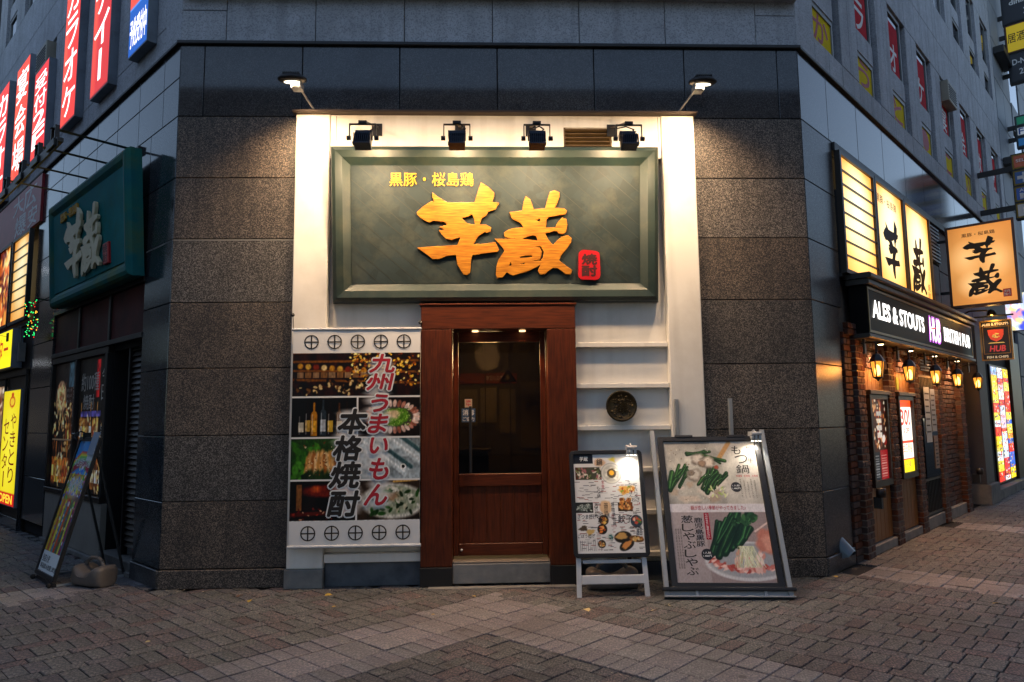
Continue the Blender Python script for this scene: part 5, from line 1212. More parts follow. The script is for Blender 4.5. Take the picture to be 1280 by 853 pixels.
t = T.mb(); put_text(t, '予約受付中', -1.20, -.70, 5.56, 5.90, -.1035, .03); put_text(t, '宴会', -1.12, -.78, 6.2, 6.6, -.1035, .03); t.build('white_lettering', WLIT, T)

# ---- neighbour shop at the far left
T = Thing('red_billboard', 'wide red billboard with white characters above the lit shutters at far left', 'billboard', FL, (-6.6, 0, 4.45))
T.mb().box(-8.6, -5.02, -.04, -.003, 4.45, 5.17).build('board', mat('red_billboard_sheet', '8e1c28', '9c2430', rough=.45), T)
t = T.mb(); put_text(t, '広', -6.1, -5.3, 4.80, 5.15, -.0415, .03); put_text(t, '爆', -6.6, -5.85, 4.46, 4.79, -.0415, .03); put_text(t, '安', -5.75, -5.2, 4.47, 4.78, -.0415, .03); put_text(t, '大', -6.8, -6.1, 4.84, 5.14, -.0415, .03); t.build('white_lettering', WINK, T)
WARMP = 'f6cf86'
def light_panel(name, label, fr, x0, x1, z0, z1, y, slats, seed, glow=.6, warm=WARMP):
    T = Thing(name, label, 'light box', fr, ((x0+x1)/2, y, z0))
    f = .045
    b = T.mb(); hollow(b, [(x0,z0),(x1,z0),(x1,z1),(x0,z1)], [(x0+f,z0+f),(x1-f,z0+f),(x1-f,z1-f),(x0+f,z1-f)], y-.06, y, None); b.build('frame', DKWOOD, T)
    pic = Pic(40, 44, 'e08a30'); pic.ell(.5, .52, .72, .70, warm, 0, .55); pic.ell(.5, .6, .5, .5, 'fff0c4', 0, .9, op=.8); pic.noise(.06, 5)
    pic.sheet('lit_sheet', x0+f, x1-f, z0+f, z1-f, y-.03, T, off=T.off, glow=glow)
    for k in range(slats):
        z = z0+f+(z1-z0-2*f)*(k+1)/(slats+1); T.mb().box(x0+f+.001, x1-f-.001, y-.05, y-.032, z-.008, z+.008).build('slat', DKWOOD, T)
    return T
light_panel('slatted_light_box', 'warm lit panel with dark slats left of the teal sign', FL, -6.42, -5.32, 3.03, 4.40, -.03, 7, 1, .42)
for (x0, x1, lab, cs) in ((-7.45, -6.50, 'tall lit photo panel in orange and brown beside the slatted light box', ['b8541c','e89a3a','f6d080','5a1c0c','d87828']), (-8.6, -7.52, 'lit photo panel in red and black at the left edge', ['7a1c12','c8402a','f0c890','2a100c','e8883a'])):
    T = Thing('lit_photo_panel', lab, 'light box', FL, ((x0+x1)/2, -.03, 3.03))
    b = T.mb(); hollow(b, [(x0,3.03),(x1,3.03),(x1,4.40),(x0,4.40)], [(x0+.045,3.075),(x1-.045,3.075),(x1-.045,4.355),(x0+.045,4.355)], -.09, -.03, None); b.build('frame', DKWOOD, T)
    pic = Pic(40, 60, cs[3]); pic.scatter(90, 0, 0, 1, 1, .09, cs, None, 2.2); pic.noise(.2, 8); pic.sheet('lit_sheet', x0+.045, x1-.045, 3.075, 4.355, -.06, T, off=T.off, glow=.5)
NB = Thing('neighbour_shop', 'dark framed shop front with yellow signs at the far left', 'shop front', FL, (-7, 0, 0))
b = NB.mb(); b.box(-9.5, -5.25, .01, .3, 0, 3.0); b.build('wall', DKWOOD, NB)
b = NB.mb(); b.box(-9.5, -5.28, -.03, -.002, 2.22, 2.30); b.box(-9.5, -5.28, -.03, -.002, 2.965, 3.02); b.build('rail', BLACK, NB)
for x in (-5.30, -6.62, -7.9): NB.mb().cbox(x-.03, x+.03, -.03, .0, .0, 2.21, .004).build('post', BLACK, NB)
NB.mb().cbox(-9.5, -5.22, -.05, .01, 0, .16, .004).build('plinth', POL, NB)
b = NB.mb(); b.box(-5.62, -5.5, -.09, -.01, 2.42, 2.70); b.path([(-5.56, -.06, 2.7), (-5.56, -.08, 2.95)], .012); b.build('junction_box', CONC, NB)
T = box_sign('yellow_sign', 'yellow lit sign board with red katakana at the left edge', FL, -8.9, -5.72, 2.34, 2.93, .14)
pic = Pic(60, 20, 'f4e21c'); pic.noise(.05, 5); pic.sheet('lit_face', -8.88, -5.74, 2.355, 2.915, -.142, T, off=T.off, glow=.5)
t = T.mb(); put_text(t, 'やきとりセンター', -8.8, -5.95, 2.46, 2.82, -.1435, .025); t.build('red_lettering', lit('backlit_red', 'd03818', .3), T)
T = Thing('sign_spotlight', 'black spotlight on a bracket in front of the yellow sign', 'spotlight', FL, (-6.0, -.14, 2.8))
b = T.mb(); b.bar((-6.0, -.142, 2.82), (-6.0, -.42, 2.86), .025, .025); b.build('arm', BLACK, T); b = T.mb(); b.cbox(-6.09, -5.91, -.50, -.38, 2.80, 2.92, .02); b.build('head', BLACK, T); b = T.mb(); b.cbox(-6.05, -5.95, -.16, -.143, 2.75, 2.88, .004); b.build('plate', BLACK, T)
T = box_sign('lit_yellow_sign', 'tall yellow lit panel with red vertical characters and a red foot', FL, -6.50, -5.42, .30, 2.02, .05)
pic = Pic(40, 80, 'e8d21c'); pic.ell(.5, .5, .6, .6, 'f4e63a', 0, .8); pic.rect(0, 0, 1, .11, 'c8241c'); pic.ell(.55, .90, .18, .055, 'b83818', 0, .1); pic.ell(.55, .90, .13, .038, 'e8c030', 0, .1); pic.ell(.55, .965, .08, .02, 'b83818')
pic.sheet('lit_face', -6.48, -5.44, .315, 2.005, -.052, T, off=T.off, glow=.4)
t = T.mb(); put_text(t, 'やきとり', -5.92, -5.58, .62, 1.68, -.0535, .02, vertical=True); put_text(t, 'センター', -6.36, -6.02, .55, 1.60, -.0535, .02, vertical=True); t.build('red_lettering', lit('backlit_dark_red', '8a2010', .2), T)
t = T.mb(); put_text(t, 'OPEN', -6.40, -5.55, .34, .47, -.0535, .03); t.build('yellow_lettering', lit('backlit_yellow', 'f0d83a', .45), T)
T = Thing('lit_poster', 'lit food poster with pink notes left of the tall yellow panel', 'poster', FL, (-7.2, -.03, .5))
pic = Pic(40, 80, '8a6a50'); pic.scatter(120, 0, 0, 1, 1, .09, ['d8b898','7a3a20','e8d8c0','b86a6a','d0a070','3a2418'], None, .8); pic.rect(.1, .3, .9, .42, 'b86a80', .7); pic.sheet('lit_face', -7.86, -6.68, .5, 2.1, -.015, T, off=T.off, glow=.3)
GL_ = Thing('mirrored_lights_standin', 'cluster of green dots standing in for lights mirrored in the dark pier left of the teal sign', 'lights', FL, (-4.55, -.03, 2.7))  # glowing dots stand in for a tree's lights reflected in the polished granite
for nm, cc, st_, n in (('green_mirrored_dots', '20c060', 1.3, 46), ('amber_mirrored_dots', 'e0a030', 1.4, 18), ('red_mirrored_dots', 'd02820', 1.2, 8)):
    b = GL_.mb(); rr = random.Random(n)
    for k in range(n):
        a, z = rr.uniform(0, 6.28), rr.uniform(2.68, 3.2); q = .10*rr.uniform(.3, 1.1)
        b.lathe([(0,-.008),(.008,0),(0,.008)], 5, 0, T3(-4.55+q*math.cos(a), -.16+q*.8*math.sin(a), z))
    b.build(nm, lit(nm, cc, st_), GL_)
b = GL_.mb(); [b.path([(-4.55+.07*math.cos(q_), -.16+.06*math.sin(q_), 2.7+.05*(q_ % 2)), (-4.55+.09*math.cos(q_+.6), -.16+.07*math.sin(q_+.6), 2.95), (-4.55, -.16, 3.16)], .003, 5) for q_ in range(7)]; b.path([(-4.55,-.0,3.22),(-4.55,-.12,3.24),(-4.55,-.16,3.13)], .01); b.build('standin_wire', mat('dark_green_wire', '10241a', '16301f', rough=.7), GL_)

# ================================================================== right street: light boxes, pub front, hanging signs
light_panel('slatted_light_box', 'bright warm lit panel with seven dark slats beside the granite corner', FR, .87, 2.06, 3.01, 4.37, -.01, 7, 2, .8)
for x0, x1, ch, lab in ((2.08, 3.30, 'imo', 'warm lit panel with the first brushed character 芋'), (3.32, 4.63, 'kura', 'warm lit panel with the second brushed character and a red seal')):
    T = light_panel('character_light_box', lab, FR, x0, x1, 3.01, 4.37, -.01, 0, 3, .78)
    t = T.mb()
    if ch == 'imo': put_brush(t, 'imo', x0+.30, x1-.28, 3.20, 3.98, -.0415, .002); 
    else: put_brush(t, 'kura', x0+.26, x1-.34, 3.14, 3.98, -.0415, .002)
    if ch == 'imo': put_text(t, '黒豚・桜島鶏', x0+.12, x1-.28, 4.10, 4.21, -.0415, .015)
    t.build('brushed_character', INK, T)
    if ch == 'kura':
        t = T.mb(); put_text(t, '焼酎', x1-.26, x1-.13, 3.12, 3.36, -.0415, .02, vertical=True); t.build('red_seal', RED, T)
b = MB(B.off @ MFR); b.box(.85, 4.68, -.02, .06, 2.97, 3.008); b.box(.85, 11.7, -.03, .06, 4.372, 4.462); b.build('sign_band', LEDGE, B)
VT = Thing('wall_louvre', 'dark slatted vent louvre right of the lit character panels', 'vent', FR, (5.05, -.01, 3.8))
VT.mb().box(4.70, 5.40, .02, .05, 3.78, 4.36).build('back', BLACKM, VT)
for k in range(10): VT.mb().box(4.71, 5.39, -.02, .02, 3.80+.056*k, 3.825+.056*k).build('slat', SIGNGREY, VT)
MR = Thing('red_brown_wall', 'dull red-brown wall panels behind the hanging sign on the right street', 'wall', FR, (6, .05, 3))
for x0, x1, z0, z1 in ((4.70, 5.40, 3.0, 3.76), (5.42, 6.4, 3.0, 3.7), (5.42, 6.4, 3.71, 4.36), (6.42, 7.6, 3.0, 3.7), (6.42, 7.6, 3.71, 4.36), (7.62, 8.9, 3.0, 4.36), (8.92, 11.8, 3.0, 4.36)):
    MR.mb().cbox(x0, x1, .02, .06, z0, z1, .004).build('panel', REDBR, MR)

PB = Thing('brick_pub', 'brown brick pub front with arched bays under a black lettered fascia', 'pub front', FR, (3.7, 0, 0))
piers = [(1.0, 1.24), (2.11, 2.34), (3.19, 3.42), (4.37, 4.62), (5.74, 6.02)]
bw = random.Random(5)
PB.mb().box(.76, 6.5, .062, .20, 0, 3.0).build('back_wall', MORTAR, PB)
for (x0, x1) in piers:
    co = PB.mb(); co.box(x0+.008, x1-.008, -.055, .06, 0, 2.34); pr = co.build('brick_pier', MORTAR, PB)
    if 'bricks' not in globals(): bricks = {}
    n = 0; z = .0
    while z < 2.33:
        h = .068; key = (round(x1-x0, 2), n % 2)
        if key not in bricks:
            t = MB(); w = x1-x0
            if n % 2: t.cbox(0, w*.5-.005, 0, .10, 0, h-.013, .005); t.cbox(w*.5+.005, w, 0, .10, 0, h-.013, .005)
            else: t.cbox(0, w*.24-.005, 0, .10, 0, h-.013, .005); t.cbox(w*.24+.005, w*.76-.005, 0, .10, 0, h-.013, .005); t.cbox(w*.76+.005, w, 0, .10, 0, h-.013, .005)
            bricks[key] = t.mesh('brick', BRICK)
        o = bpy.data.objects.new('brick', bricks[key]); col.objects.link(o); o.parent = pr
        o.location = PB.off @ Vector((x0+bw.uniform(-.004, .004), -.065+bw.uniform(-.004, .004), z)); z += h; n += 1
# brick infill: upper band and the blind bay between the last two piers
wl = PB.mb(); n = 0
def infill(mb, x0, x1, z0, z1, y):
    z = z0; n = 0
    while z < z1:
        x = x0 - (.11 if n % 2 else 0)
        while x < x1:
            a, b = max(x, x0), min(x+.21, x1)
            if b-a > .03: mb.cbox(a+.004, b-.004, y+bw.uniform(-.003, .003), y+.05, z, z+.058, .004)
            x += .22
        z += .068; n += 1
infill(wl, 4.63, 5.73, .16, 2.02, .01); infill(wl, .76, .995, .0, 2.34, -.02); infill(wl, .80, 6.12, 2.345, 2.43, -.06)
for (a, b_) in ((1.25, 2.10), (2.35, 3.18), (3.43, 4.36), (4.63, 5.73)): infill(wl, a, b_, 2.02, 2.34, -.012)
wl.build('brick_infill', BRICK, PB, kind='stuff')
PB.mb().cbox(4.63, 5.73, -.04, .06, 0, .155, .005).build('step', CONC, PB)
for (x0, x1) in ((1.25, 2.10), (2.35, 3.18), (3.43, 4.36)): PB.mb().cbox(x0, x1, -.045, .06, 0, .10 if x0 < 3 else .16, .008).build('threshold', CONC, PB)
# arched heads over the bays
for (x0, x1) in ((1.25, 2.10), (2.35, 3.18), (3.43, 4.36), (4.63, 5.73)):
    cx, rr_ = (x0+x1)/2, (x1-x0)/2; b = PB.mb(); n = 11
    for k in range(n):
        a = math.pi*(k+.5)/n; M = T3(cx, -.035, 2.02) @ RY(-(a-math.pi/2)); b.cbox(-.055, .055, -.02, .06, rr_-.10, rr_-.0, .004, 0, M @ T3(0, 0, 0) ) if rr_*math.sin(a) < .34 else b.cbox(-.05, .05, -.02, .06, .24, .33, .004, 0, T3(cx+rr_*math.cos(a), -.035, 2.0))
    b.build('arch_bricks', BRICK, PB, kind='stuff')
# timber bays
for (x0, x1) in ((1.25, 2.10), (2.35, 3.18)):
    n = 6
    for k in range(n):
        w_ = (x1-x0)/n; PB.mb().cbox(x0+k*w_+.002, x0+(k+1)*w_-.002, .0, .055, .11, 2.03, .004).build('timber_board', TIMBER, PB)
# dark gated door
for k in range(11): PB.mb().box(3.51+.075*k, 3.525+.075*k, -.03, -.015, .18, 2.0).build('gate_bar', BLACK, PB)
b = PB.mb(); b.box(3.43, 4.36, .0, .055, .16, 2.02); b.build('gate_panel', BLACKM, PB)
for z in (.18, .62, 1.45, 1.99): PB.mb().box(3.432, 4.358, -.034, -.01, z, z+.03).build('gate_rail', BLACK, PB)
b = PB.mb(); b.box(3.56, 4.27, -.045, -.036, .66, 1.44); b.build('dark_pane', GLASSW, PB)
for (x0, x1, z0, z1, c1, lab) in ((3.66, 3.93, 1.12, 1.86, 'a8b4bc', 'white notice on the dark gate'), (3.98, 4.22, 1.26, 1.84, '9aa0a6', 'grey notice on the dark gate'), (4.02, 4.22, .76, 1.2, '8a7464', 'brownish notice low on the gate')):
    b = PB.mb(); b.box(x0, x1, -.053, -.049, z0, z1); nn = b.build('notice', mat('notice_sheet', c1, c1), PB, lab)
    t = PB.mb()
    for k in range(7): t.box(x0+.03, x1-.03-.02*(k % 3), -.0545, -.0538, z1-.08-.085*k*(z1-z0)/.74-.02, z1-.08-.085*k*(z1-z0)/.74)
    t.build('print', INK if k else INK, nn)
b = PB.mb()
for k in range(5): b.box(3.62, 4.25, -.045, -.03, 2.08+.042*k, 2.10+.042*k)
b.build('vent_louvre', BLACK, PB)
b = PB.mb(); b.lathe([(0,0),(.05,.0),(.05,.09),(.0,.10)], 12, 0, T3(1.30, -.13, .62) @ RX(R_(90)) @ RX(R_(-90))); b.box(1.27, 1.33, -.14, -.06, .5, .62); b.build('ashtray', BLACK, PB)
b = PB.mb(); b.lathe([(0,0),(.05,.0),(.05,.09),(.0,.10)], 12, 0, T3(6.16, -.16, .55)); b.box(6.13, 6.19, -.16, -.06, .42, .55); b.build('ashtray', BLACK, PB)
PB.mb().box(2.60, 2.70, -.01, -.002, 1.80, 1.95).build('green_sticker', mat('yellow_green_sticker', '8a9a2a', '98a836'), PB)

# framed posters in the timber bays
def framed(label, x0, x1, z0, z1, pic, glow):
    T = Thing('framed_poster', label, 'poster', FR, ((x0+x1)/2, .0, z0))
    b = T.mb(); hollow(b, [(x0,z0),(x1,z0),(x1,z1),(x0,z1)], [(x0+.05,z0+.07),(x1-.05,z0+.07),(x1-.05,z1-.05),(x0+.05,z1-.05)], -.05, -.004, None); b.build('frame', DKWOOD, T)
    b = T.mb(); b.cbox(x0-.03, x1+.03, -.07, -.004, z1+.002, z1+.05, .006); b.build('head_moulding', DKWOOD, T)
    pic.sheet('lit_sheet', x0+.05, x1-.05, z0+.07, z1-.05, -.02, T, off=T.off, glow=glow)
    return T
pic = Pic(60, 110, '3a1c14'); pic.scatter(160, 0, .4, 1, 1, .06, ['7a3a20','b06a34','2a1410','d8a068','8a1c18','e8d8b8'], None, .7); pic.rect(0, 0, .48, .34, '1e2228'); pic.rect(.52, 0, 1, .36, '9a1c22')
for k in range(4): pic.rect(.42, .52+.09*k, .72, .58+.09*k, ['e8e4d8','d8d8d0','f0e8d0','c8c8c0'][k], .85)
pic.ell(.8, .5, .12, .05, 'e8e0d8', .6)
for k in range(9): pic.rect(.05, .03+.032*k, .42, .042+.032*k, 'a8a8a8', .7); pic.rect(.57, .03+.032*k, .92, .042+.032*k, 'e0b0a0', .7)
framed('dark lit food menu poster in the first timber bay of the pub', 1.42, 2.07, .70, 1.72, pic, .3)
pic = Pic(60, 110, 'fff4e6'); pic.rect(0, .9, 1, 1, 'f05018'); pic.rect(0, .40, 1, .44, 'e04a30'); pic.rect(0, 0, 1, .17, 'f4e020'); pic.rect(0, .17, 1, .185, 'e04a30')
T = framed('bright white lit poster with a big red 30 in the second timber bay', 2.50, 3.15, .72, 1.72, pic, .62)
t = T.mb(); put_text(t, '30!', 2.63, 3.02, 1.36, 1.56, -.0215, .02); put_text(t, '% OFF', 2.72, 2.98, 1.26, 1.33, -.0215, .015); put_text(t, 'HAPPY HOUR', 2.64, 3.06, 1.605, 1.64, -.0215, .02); t.build('red_lettering', lit('lit_red_ink', 'e03020', .4), T)
t = T.mb(); put_text(t, '毎日開催', 2.66, 3.04, 1.02, 1.14, -.0215, .01); put_text(t, 'お得', 2.74, 2.96, .84, .92, -.0215, .02); t.build('orange_lettering', lit('lit_orange_ink', 'd88a50', .35), T)

# black fascia sign with lit lettering
PSG = Thing('pub_sign', 'black fascia sign with lit white serif lettering above the lanterns', 'signboard', FR, (3.6, -.1, 2.35))
b = PSG.mb(); b.box(1.06, 6.22, -.19, -.01, 2.36, 2.88); b.build('casing', mat('black_gloss_sign', '0a090a', '100e0f', rough=.5, spec=.08), PSG)
b = PSG.mb(); b.cbox(1.0, 6.28, -.235, -.0, 2.885, 2.945, .01); b.cbox(.97, 6.31, -.27, -.0, 2.947, 3.005, .012); b.cbox(1.0, 6.28, -.215, -.0, 2.31, 2.357, .01); b.build('cornice', DKWOOD, PSG)
b = PSG.mb(); hollow(b, [(1.08,2.375),(6.20,2.375),(6.20,2.87),(1.08,2.87)], [(1.105,2.40),(6.175,2.40),(6.175,2.845),(1.105,2.845)], -.197, -.188, None); b.build('gilt_edge', mat('dull_gilt', '6a5428', '7a6230', rough=.4, metal=.5), PSG)
WL2 = lit('lit_white_letter', 'fffaf4', 1.0)
def serif_text(mb, s, x0, x1, z0, z1, y):
    put_text(mb, s, x0, x1, z0, z1, y, .03)
    n = len(s); h = z1-z0
    a, f = glyphs(s, .03, 0)
t = PSG.mb(); serif_text(t, 'ALES & STOUTS', 1.20, 3.32, 2.54, 2.745, -.198)
def serifs(mb, spans, z0, z1, y, w=.035, h=.018):
    for x in spans: mb.add([(x-w,y,z0),(x+w,y,z0),(x+w,y,z0+h),(x-w,y,z0+h)], [(0,1,2,3)]); mb.add([(x-w,y,z1-h),(x+w,y,z1-h),(x+w,y,z1),(x-w,y,z1)], [(0,1,2,3)])
t.build('white_lettering', WL2, PSG)
t = PSG.mb(); serif_text(t, 'BRITISH PUB', 4.36, 6.02, 2.51, 2.715, -.198); t.build('white_lettering', WL2, PSG)
t = PSG.mb(); put_text(t, 'HUB', 3.54, 4.16, 2.44, 2.80, -.1985, .05, 0, 0, .1); t.build('magenta_logo_outline', lit('lit_magenta', 'd060e8', .6), PSG)
t = PSG.mb(); put_text(t, 'HUB', 3.57, 4.13, 2.465, 2.775, -.2, .012, 0, 0, .1); t.build('white_logo_lettering', WL2, PSG)
b = PSG.mb(); b.tube((3.64, -.2005, 2.62), (3.86, -.2005, 2.65), .012, 6); b.build('red_logo_bar', lit('lit_red', 'd02828', .5), PSG)
for i, (s, lab) in enumerate(((1.65, 'first'), (2.85, 'second'), (4.04, 'third'), (5.37, 'fourth'))):
    T = Thing('fascia_downlight', 'small round downlight under the black pub fascia, ' + lab + ' from the granite corner', 'downlight', FR, (s, -.13, 2.305), 'downlights under the pub fascia')
    b = T.mb(); b.lathe([(.045,.0),(.05,-.02),(.04,-.025),(.04,.0)], 14, 0, T3(s, -.13, 2.308)); b.build('ring', BLACK, T)
    b = T.mb(); b.lathe([(0,-.03),(.025,-.026),(.038,-.012),(.038,.0),(0,.0)], 14, 0, T3(s, -.13, 2.305)); b.build('lamp', lit('downlight_bulb', 'ffe0a8', 7), T)
    T.light('downlight', 'SPOT', (s, -.13, 2.27), 24, 'ffc488', (s, -.02, 1.2), spot_size=R_(110), spot_blend=.7, shadow_soft_size=.03)

# lanterns on curved brackets
def amber_glass():
    m, n, L, b = node_mat('amber_lantern_glass')
    tr = n.new('ShaderNodeBsdfTransparent'); tr.inputs[0].default_value = (*lin('ffd090'), 1)
    em = n.new('ShaderNodeEmission'); em.inputs[0].default_value = (*lin('ffa63c'), 1); em.inputs[1].default_value = .75
    ad = n.new('ShaderNodeMixShader'); ad.inputs[0].default_value = .55
    L.new(tr.outputs[0], ad.inputs[1]); L.new(em.outputs[0], ad.inputs[2]); L.new(ad.outputs[0], n['Material Output'].inputs[0]); n.remove(b)
    return m
LGLASS = amber_glass(); LBUL = lit('lantern_core', 'ffe6a8', 5)
def lantern(lab, s, y=-.22):
    T = Thing('wall_lantern', lab, 'lantern', FR, (s, -.1, 2.0), 'black wall lanterns along the pub front')
    b = T.mb(); b.path([(s, -.0, 2.235), (s, -.06, 2.26), (s, -.14, 2.275), (s, y, 2.265), (s, y, 2.17)], .011, 8); b.cbox(s-.03, s+.03, -.115, -.095, 2.15, 2.31, .004); b.build('bracket', BLACK, T)
    M = T3(s, y, .34) @ Matrix.Diagonal((.80, .80, .82, 1)); n = 6
    b = T.mb(); b.lathe([(.012,2.235),(.02,2.22),(.012,2.205),(.05,2.185),(.085,2.135),(.098,2.105),(.098,2.095),(.0,2.095)], n, 0, M, False); b.build('roof', BLACK, T)
    b = T.mb(); b.lathe([(.082,2.094),(.058,1.90),(.0,1.90)], n, 0, M, False); gl = b.build('glass', LGLASS, T); gl.visible_shadow = True
    b = T.mb()
    for k in range(n):
        a = 2*math.pi*k/n; b.tube(M @ Vector((.086*math.cos(a), .086*math.sin(a), 2.095)), M @ Vector((.058*math.cos(a), .058*math.sin(a), 1.90)), .008, 5)
    b.build('glazing_bar', BLACK, T)
    b = T.mb(); b.lathe([(.0,1.84),(.012,1.85),(.02,1.865),(.05,1.882),(.066,1.89),(.066,1.899),(.0,1.899)], n, 0, M, False); b.build('base', BLACK, T)
    b = T.mb(); b.lathe([(.0,1.91),(.03,1.93),(.038,1.98),(.025,2.04),(.0,2.06)], 10, 0, M); b.build('bulb', LBUL, T)
    T.light('lantern_light', 'POINT', (s, y-.005, 1.99), 9, 'ffad55', shadow_soft_size=.085)
    return T
for s, lab in ((1.16, 'black wall lantern nearest the granite corner, over the dark menu poster'), (2.38, 'black wall lantern over the brick pier left of the white 30 poster'), (3.62, 'black wall lantern over the gated door of the pub'), (4.86, 'black wall lantern in front of the blind brick bay'), (6.25, 'black wall lantern farthest along the pub front, past the last brick pier')): lantern(lab, s)

# hanging signs, square to the wall
def hang_frame(s): return FR @ T3(s, 0, 0) @ RZ(R_(-90))    # x runs out from the wall reversed: seen from the corner
HF = FR @ T3(5.3, 0, 0) @ RZ(R_(-90))                       # local x = outwards, y = away from the corner
HS = Thing('hanging_sign', 'large glowing amber hanging sign with two black brushed characters', 'hanging sign', HF, (.57, 0, 3.07))
x0, x1, z0, z1 = .13, 1.0, 3.07, 4.31
b = HS.mb(); hollow(b, [(x0,z0),(x1,z0),(x1,z1),(x0,z1)], [(x0+.035,z0+.035),(x1-.035,z0+.035),(x1-.035,z1-.035),(x0+.035,z1-.035)], -.07, .09, None); b.build('frame', mat('red_brown_frame', '3a1c14', '46241a', rough=.45), HS)
pic = Pic(50, 70, 'c07a38'); pic.ell(.5, .5, .75, .62, 'd89a55', 0, .7); pic.ell(.25, .6, .3, .25, 'ecb877', 0, 1); pic.ell(.75, .55, .3, .25, 'ecb877', 0, 1); pic.ell(.4, .25, .35, .2, 'f4cf96', 0, 1); pic.noise(.05, 4)
pic.sheet('lit_sheet', x0+.035, x1-.035, z0+.035, z1-.035, -.06, HS, off=HS.off, glow=.42)
HS.mb().box(x0+.03, x1-.03, -.055, .08, z0+.03, z1-.03).build('casing', mat('amber_casing', '8a5a2a', '9a6830'), HS)
t = HS.mb(); put_brush(t, 'imo', .345, .76, 3.70, 4.10, -.0615, .002); t.build('brushed_character', INK, HS)
t = HS.mb(); put_brush(t, 'kura', .37, .80, 3.22, 3.68, -.0615, .002); t.build('brushed_character', INK, HS)
t = HS.mb(); put_text(t, '黒豚・桜島鶏', .34, .76, 4.12, 4.18, -.0615, .02); t.build('small_lettering', INK, HS)
t = HS.mb(); t.box(.80, .90, -.0625, -.0605, 3.17, 3.285); t.build('red_seal', RED, HS); t = HS.mb(); put_text(t, '焼酎', .81, .89, 3.18, 3.275, -.064, .01, vertical=True); t.build('seal_lettering', WINK, HS)
for z in (3.3, 4.1): HS.mb().box(.0, x0+.002, -.015, .025, z, z+.04).build('wall_arm', BLACK, HS)
PF = FR @ T3(6.25, 0, 0) @ RZ(R_(-90))
HP = Thing('pub_hanging_sign', 'small dark pub hanging sign with a red shield below the amber sign', 'hanging sign', PF, (.5, 0, 2.33))
x0, x1, z0, z1 = .305, .725, 2.32, 2.95
b = HP.mb(); hollow(b, [(x0,z0),(x1,z0),(x1,z1),(x0,z1)], [(x0+.02,z0+.02),(x1-.02,z0+.02),(x1-.02,z1-.02),(x0+.02,z1-.02)], -.035, .035, None); hollow(b, [(x0+.035,z0+.10),(x1-.035,z0+.10),(x1-.035,z1-.10),(x0+.035,z1-.10)], [(x0+.045,z0+.11),(x1-.045,z0+.11),(x1-.045,z1-.11),(x0+.045,z1-.11)], -.034, -.028, None); b.build('gilt_frame', mat('gilt_frame', '8a6a34', '9c7a40', rough=.35, metal=.4), HP)
HP.mb().box(x0+.01, x1-.01, -.028, .028, z0+.01, z1-.01).build('board', mat('dark_sign_board', '17151a', '1f1c22', rough=.4), HP)
t = HP.mb(); cx = (x0+x1)/2
t.prism([(cx-.105,2.80),(cx+.105,2.80),(cx+.10,2.72),(cx+.07,2.65),(cx,2.61),(cx-.07,2.65),(cx-.10,2.72)], -.034, -.0285); t.build('red_shield', lit('shield_red', 'd0442a', .2), HP)
t = HP.mb(); t.v = []; 
for (dx, dz, a) in ((-.02,2.71,.05),(.02,2.73,.045),(0,2.68,.05),(.035,2.69,.03),(-.04,2.69,.03),(.0,2.74,.03)): t.lathe([(0,-.002),(a*.6,0),(0,.002)], 6, 0, T3(cx+dx, -.0355, dz) @ RX(R_(90)) @ Matrix.Diagonal((1, .5, 1, 1)))
t.prism([(cx-.11,2.585),(cx+.11,2.585),(cx+.09,2.60),(cx-.09,2.60)], -.033, -.0285); t.build('gold_crest', lit('crest_gold', 'c8a050', .3), HP)
t = HP.mb(); put_text(t, 'HUB', cx-.10, cx+.11, 2.455, 2.55, -.0295, .03, 0, 0, .15); t.build('red_logo', lit('logo_red', 'b03030', .3), HP)
t = HP.mb(); put_text(t, 'ALES & STOUTS', x0+.035, x1-.035, 2.865, 2.905, -.0295, .03); put_text(t, 'FISH & CHIPS', x0+.07, x1-.07, 2.352, 2.39, -.0295, .02); t.build('pale_lettering', lit('pale_letter', 'd0b890', .3), HP)
b = HP.mb(); b.tube((0, 0, 3.02), (.76, 0, 3.02), .014, 8); b.tube((.36, 0, 2.95), (.36, 0, 3.02), .006); b.tube((.67, 0, 2.95), (.67, 0, 3.02), .006); b.build('iron_bar', BLACK, HP)
GNL = Thing('gooseneck_lamp', 'small brass gooseneck lamp glowing over the pub hanging sign', 'lamp', PF, (.5, -.1, 3.02))
b = GNL.mb(); b.path([(.05, -.02, 3.06), (.2, -.1, 3.12), (.45, -.14, 3.10)], .012); b.build('neck', mat('brass', '6a5428', '7c6432', rough=.35, metal=.8), GNL)
b = GNL.mb(); b.lathe([(.07,-.04),(.05,.03),(.02,.05),(.0,.05)], 14, 0, T3(.5, -.14, 3.06)); b.build('shade', BRONZE, GNL)
b = GNL.mb(); b.lathe([(0,-.035),(.05,-.02),(.05,.0),(0,.02)], 12, 0, T3(.5, -.14, 3.05)); b.build('bulb', lit('gooseneck_bulb', 'ffc860', 6), GNL)
GNL.light('gooseneck_light', 'POINT', (.5, -.14, 2.98), 1.5, 'ffc060', shadow_soft_size=.04)

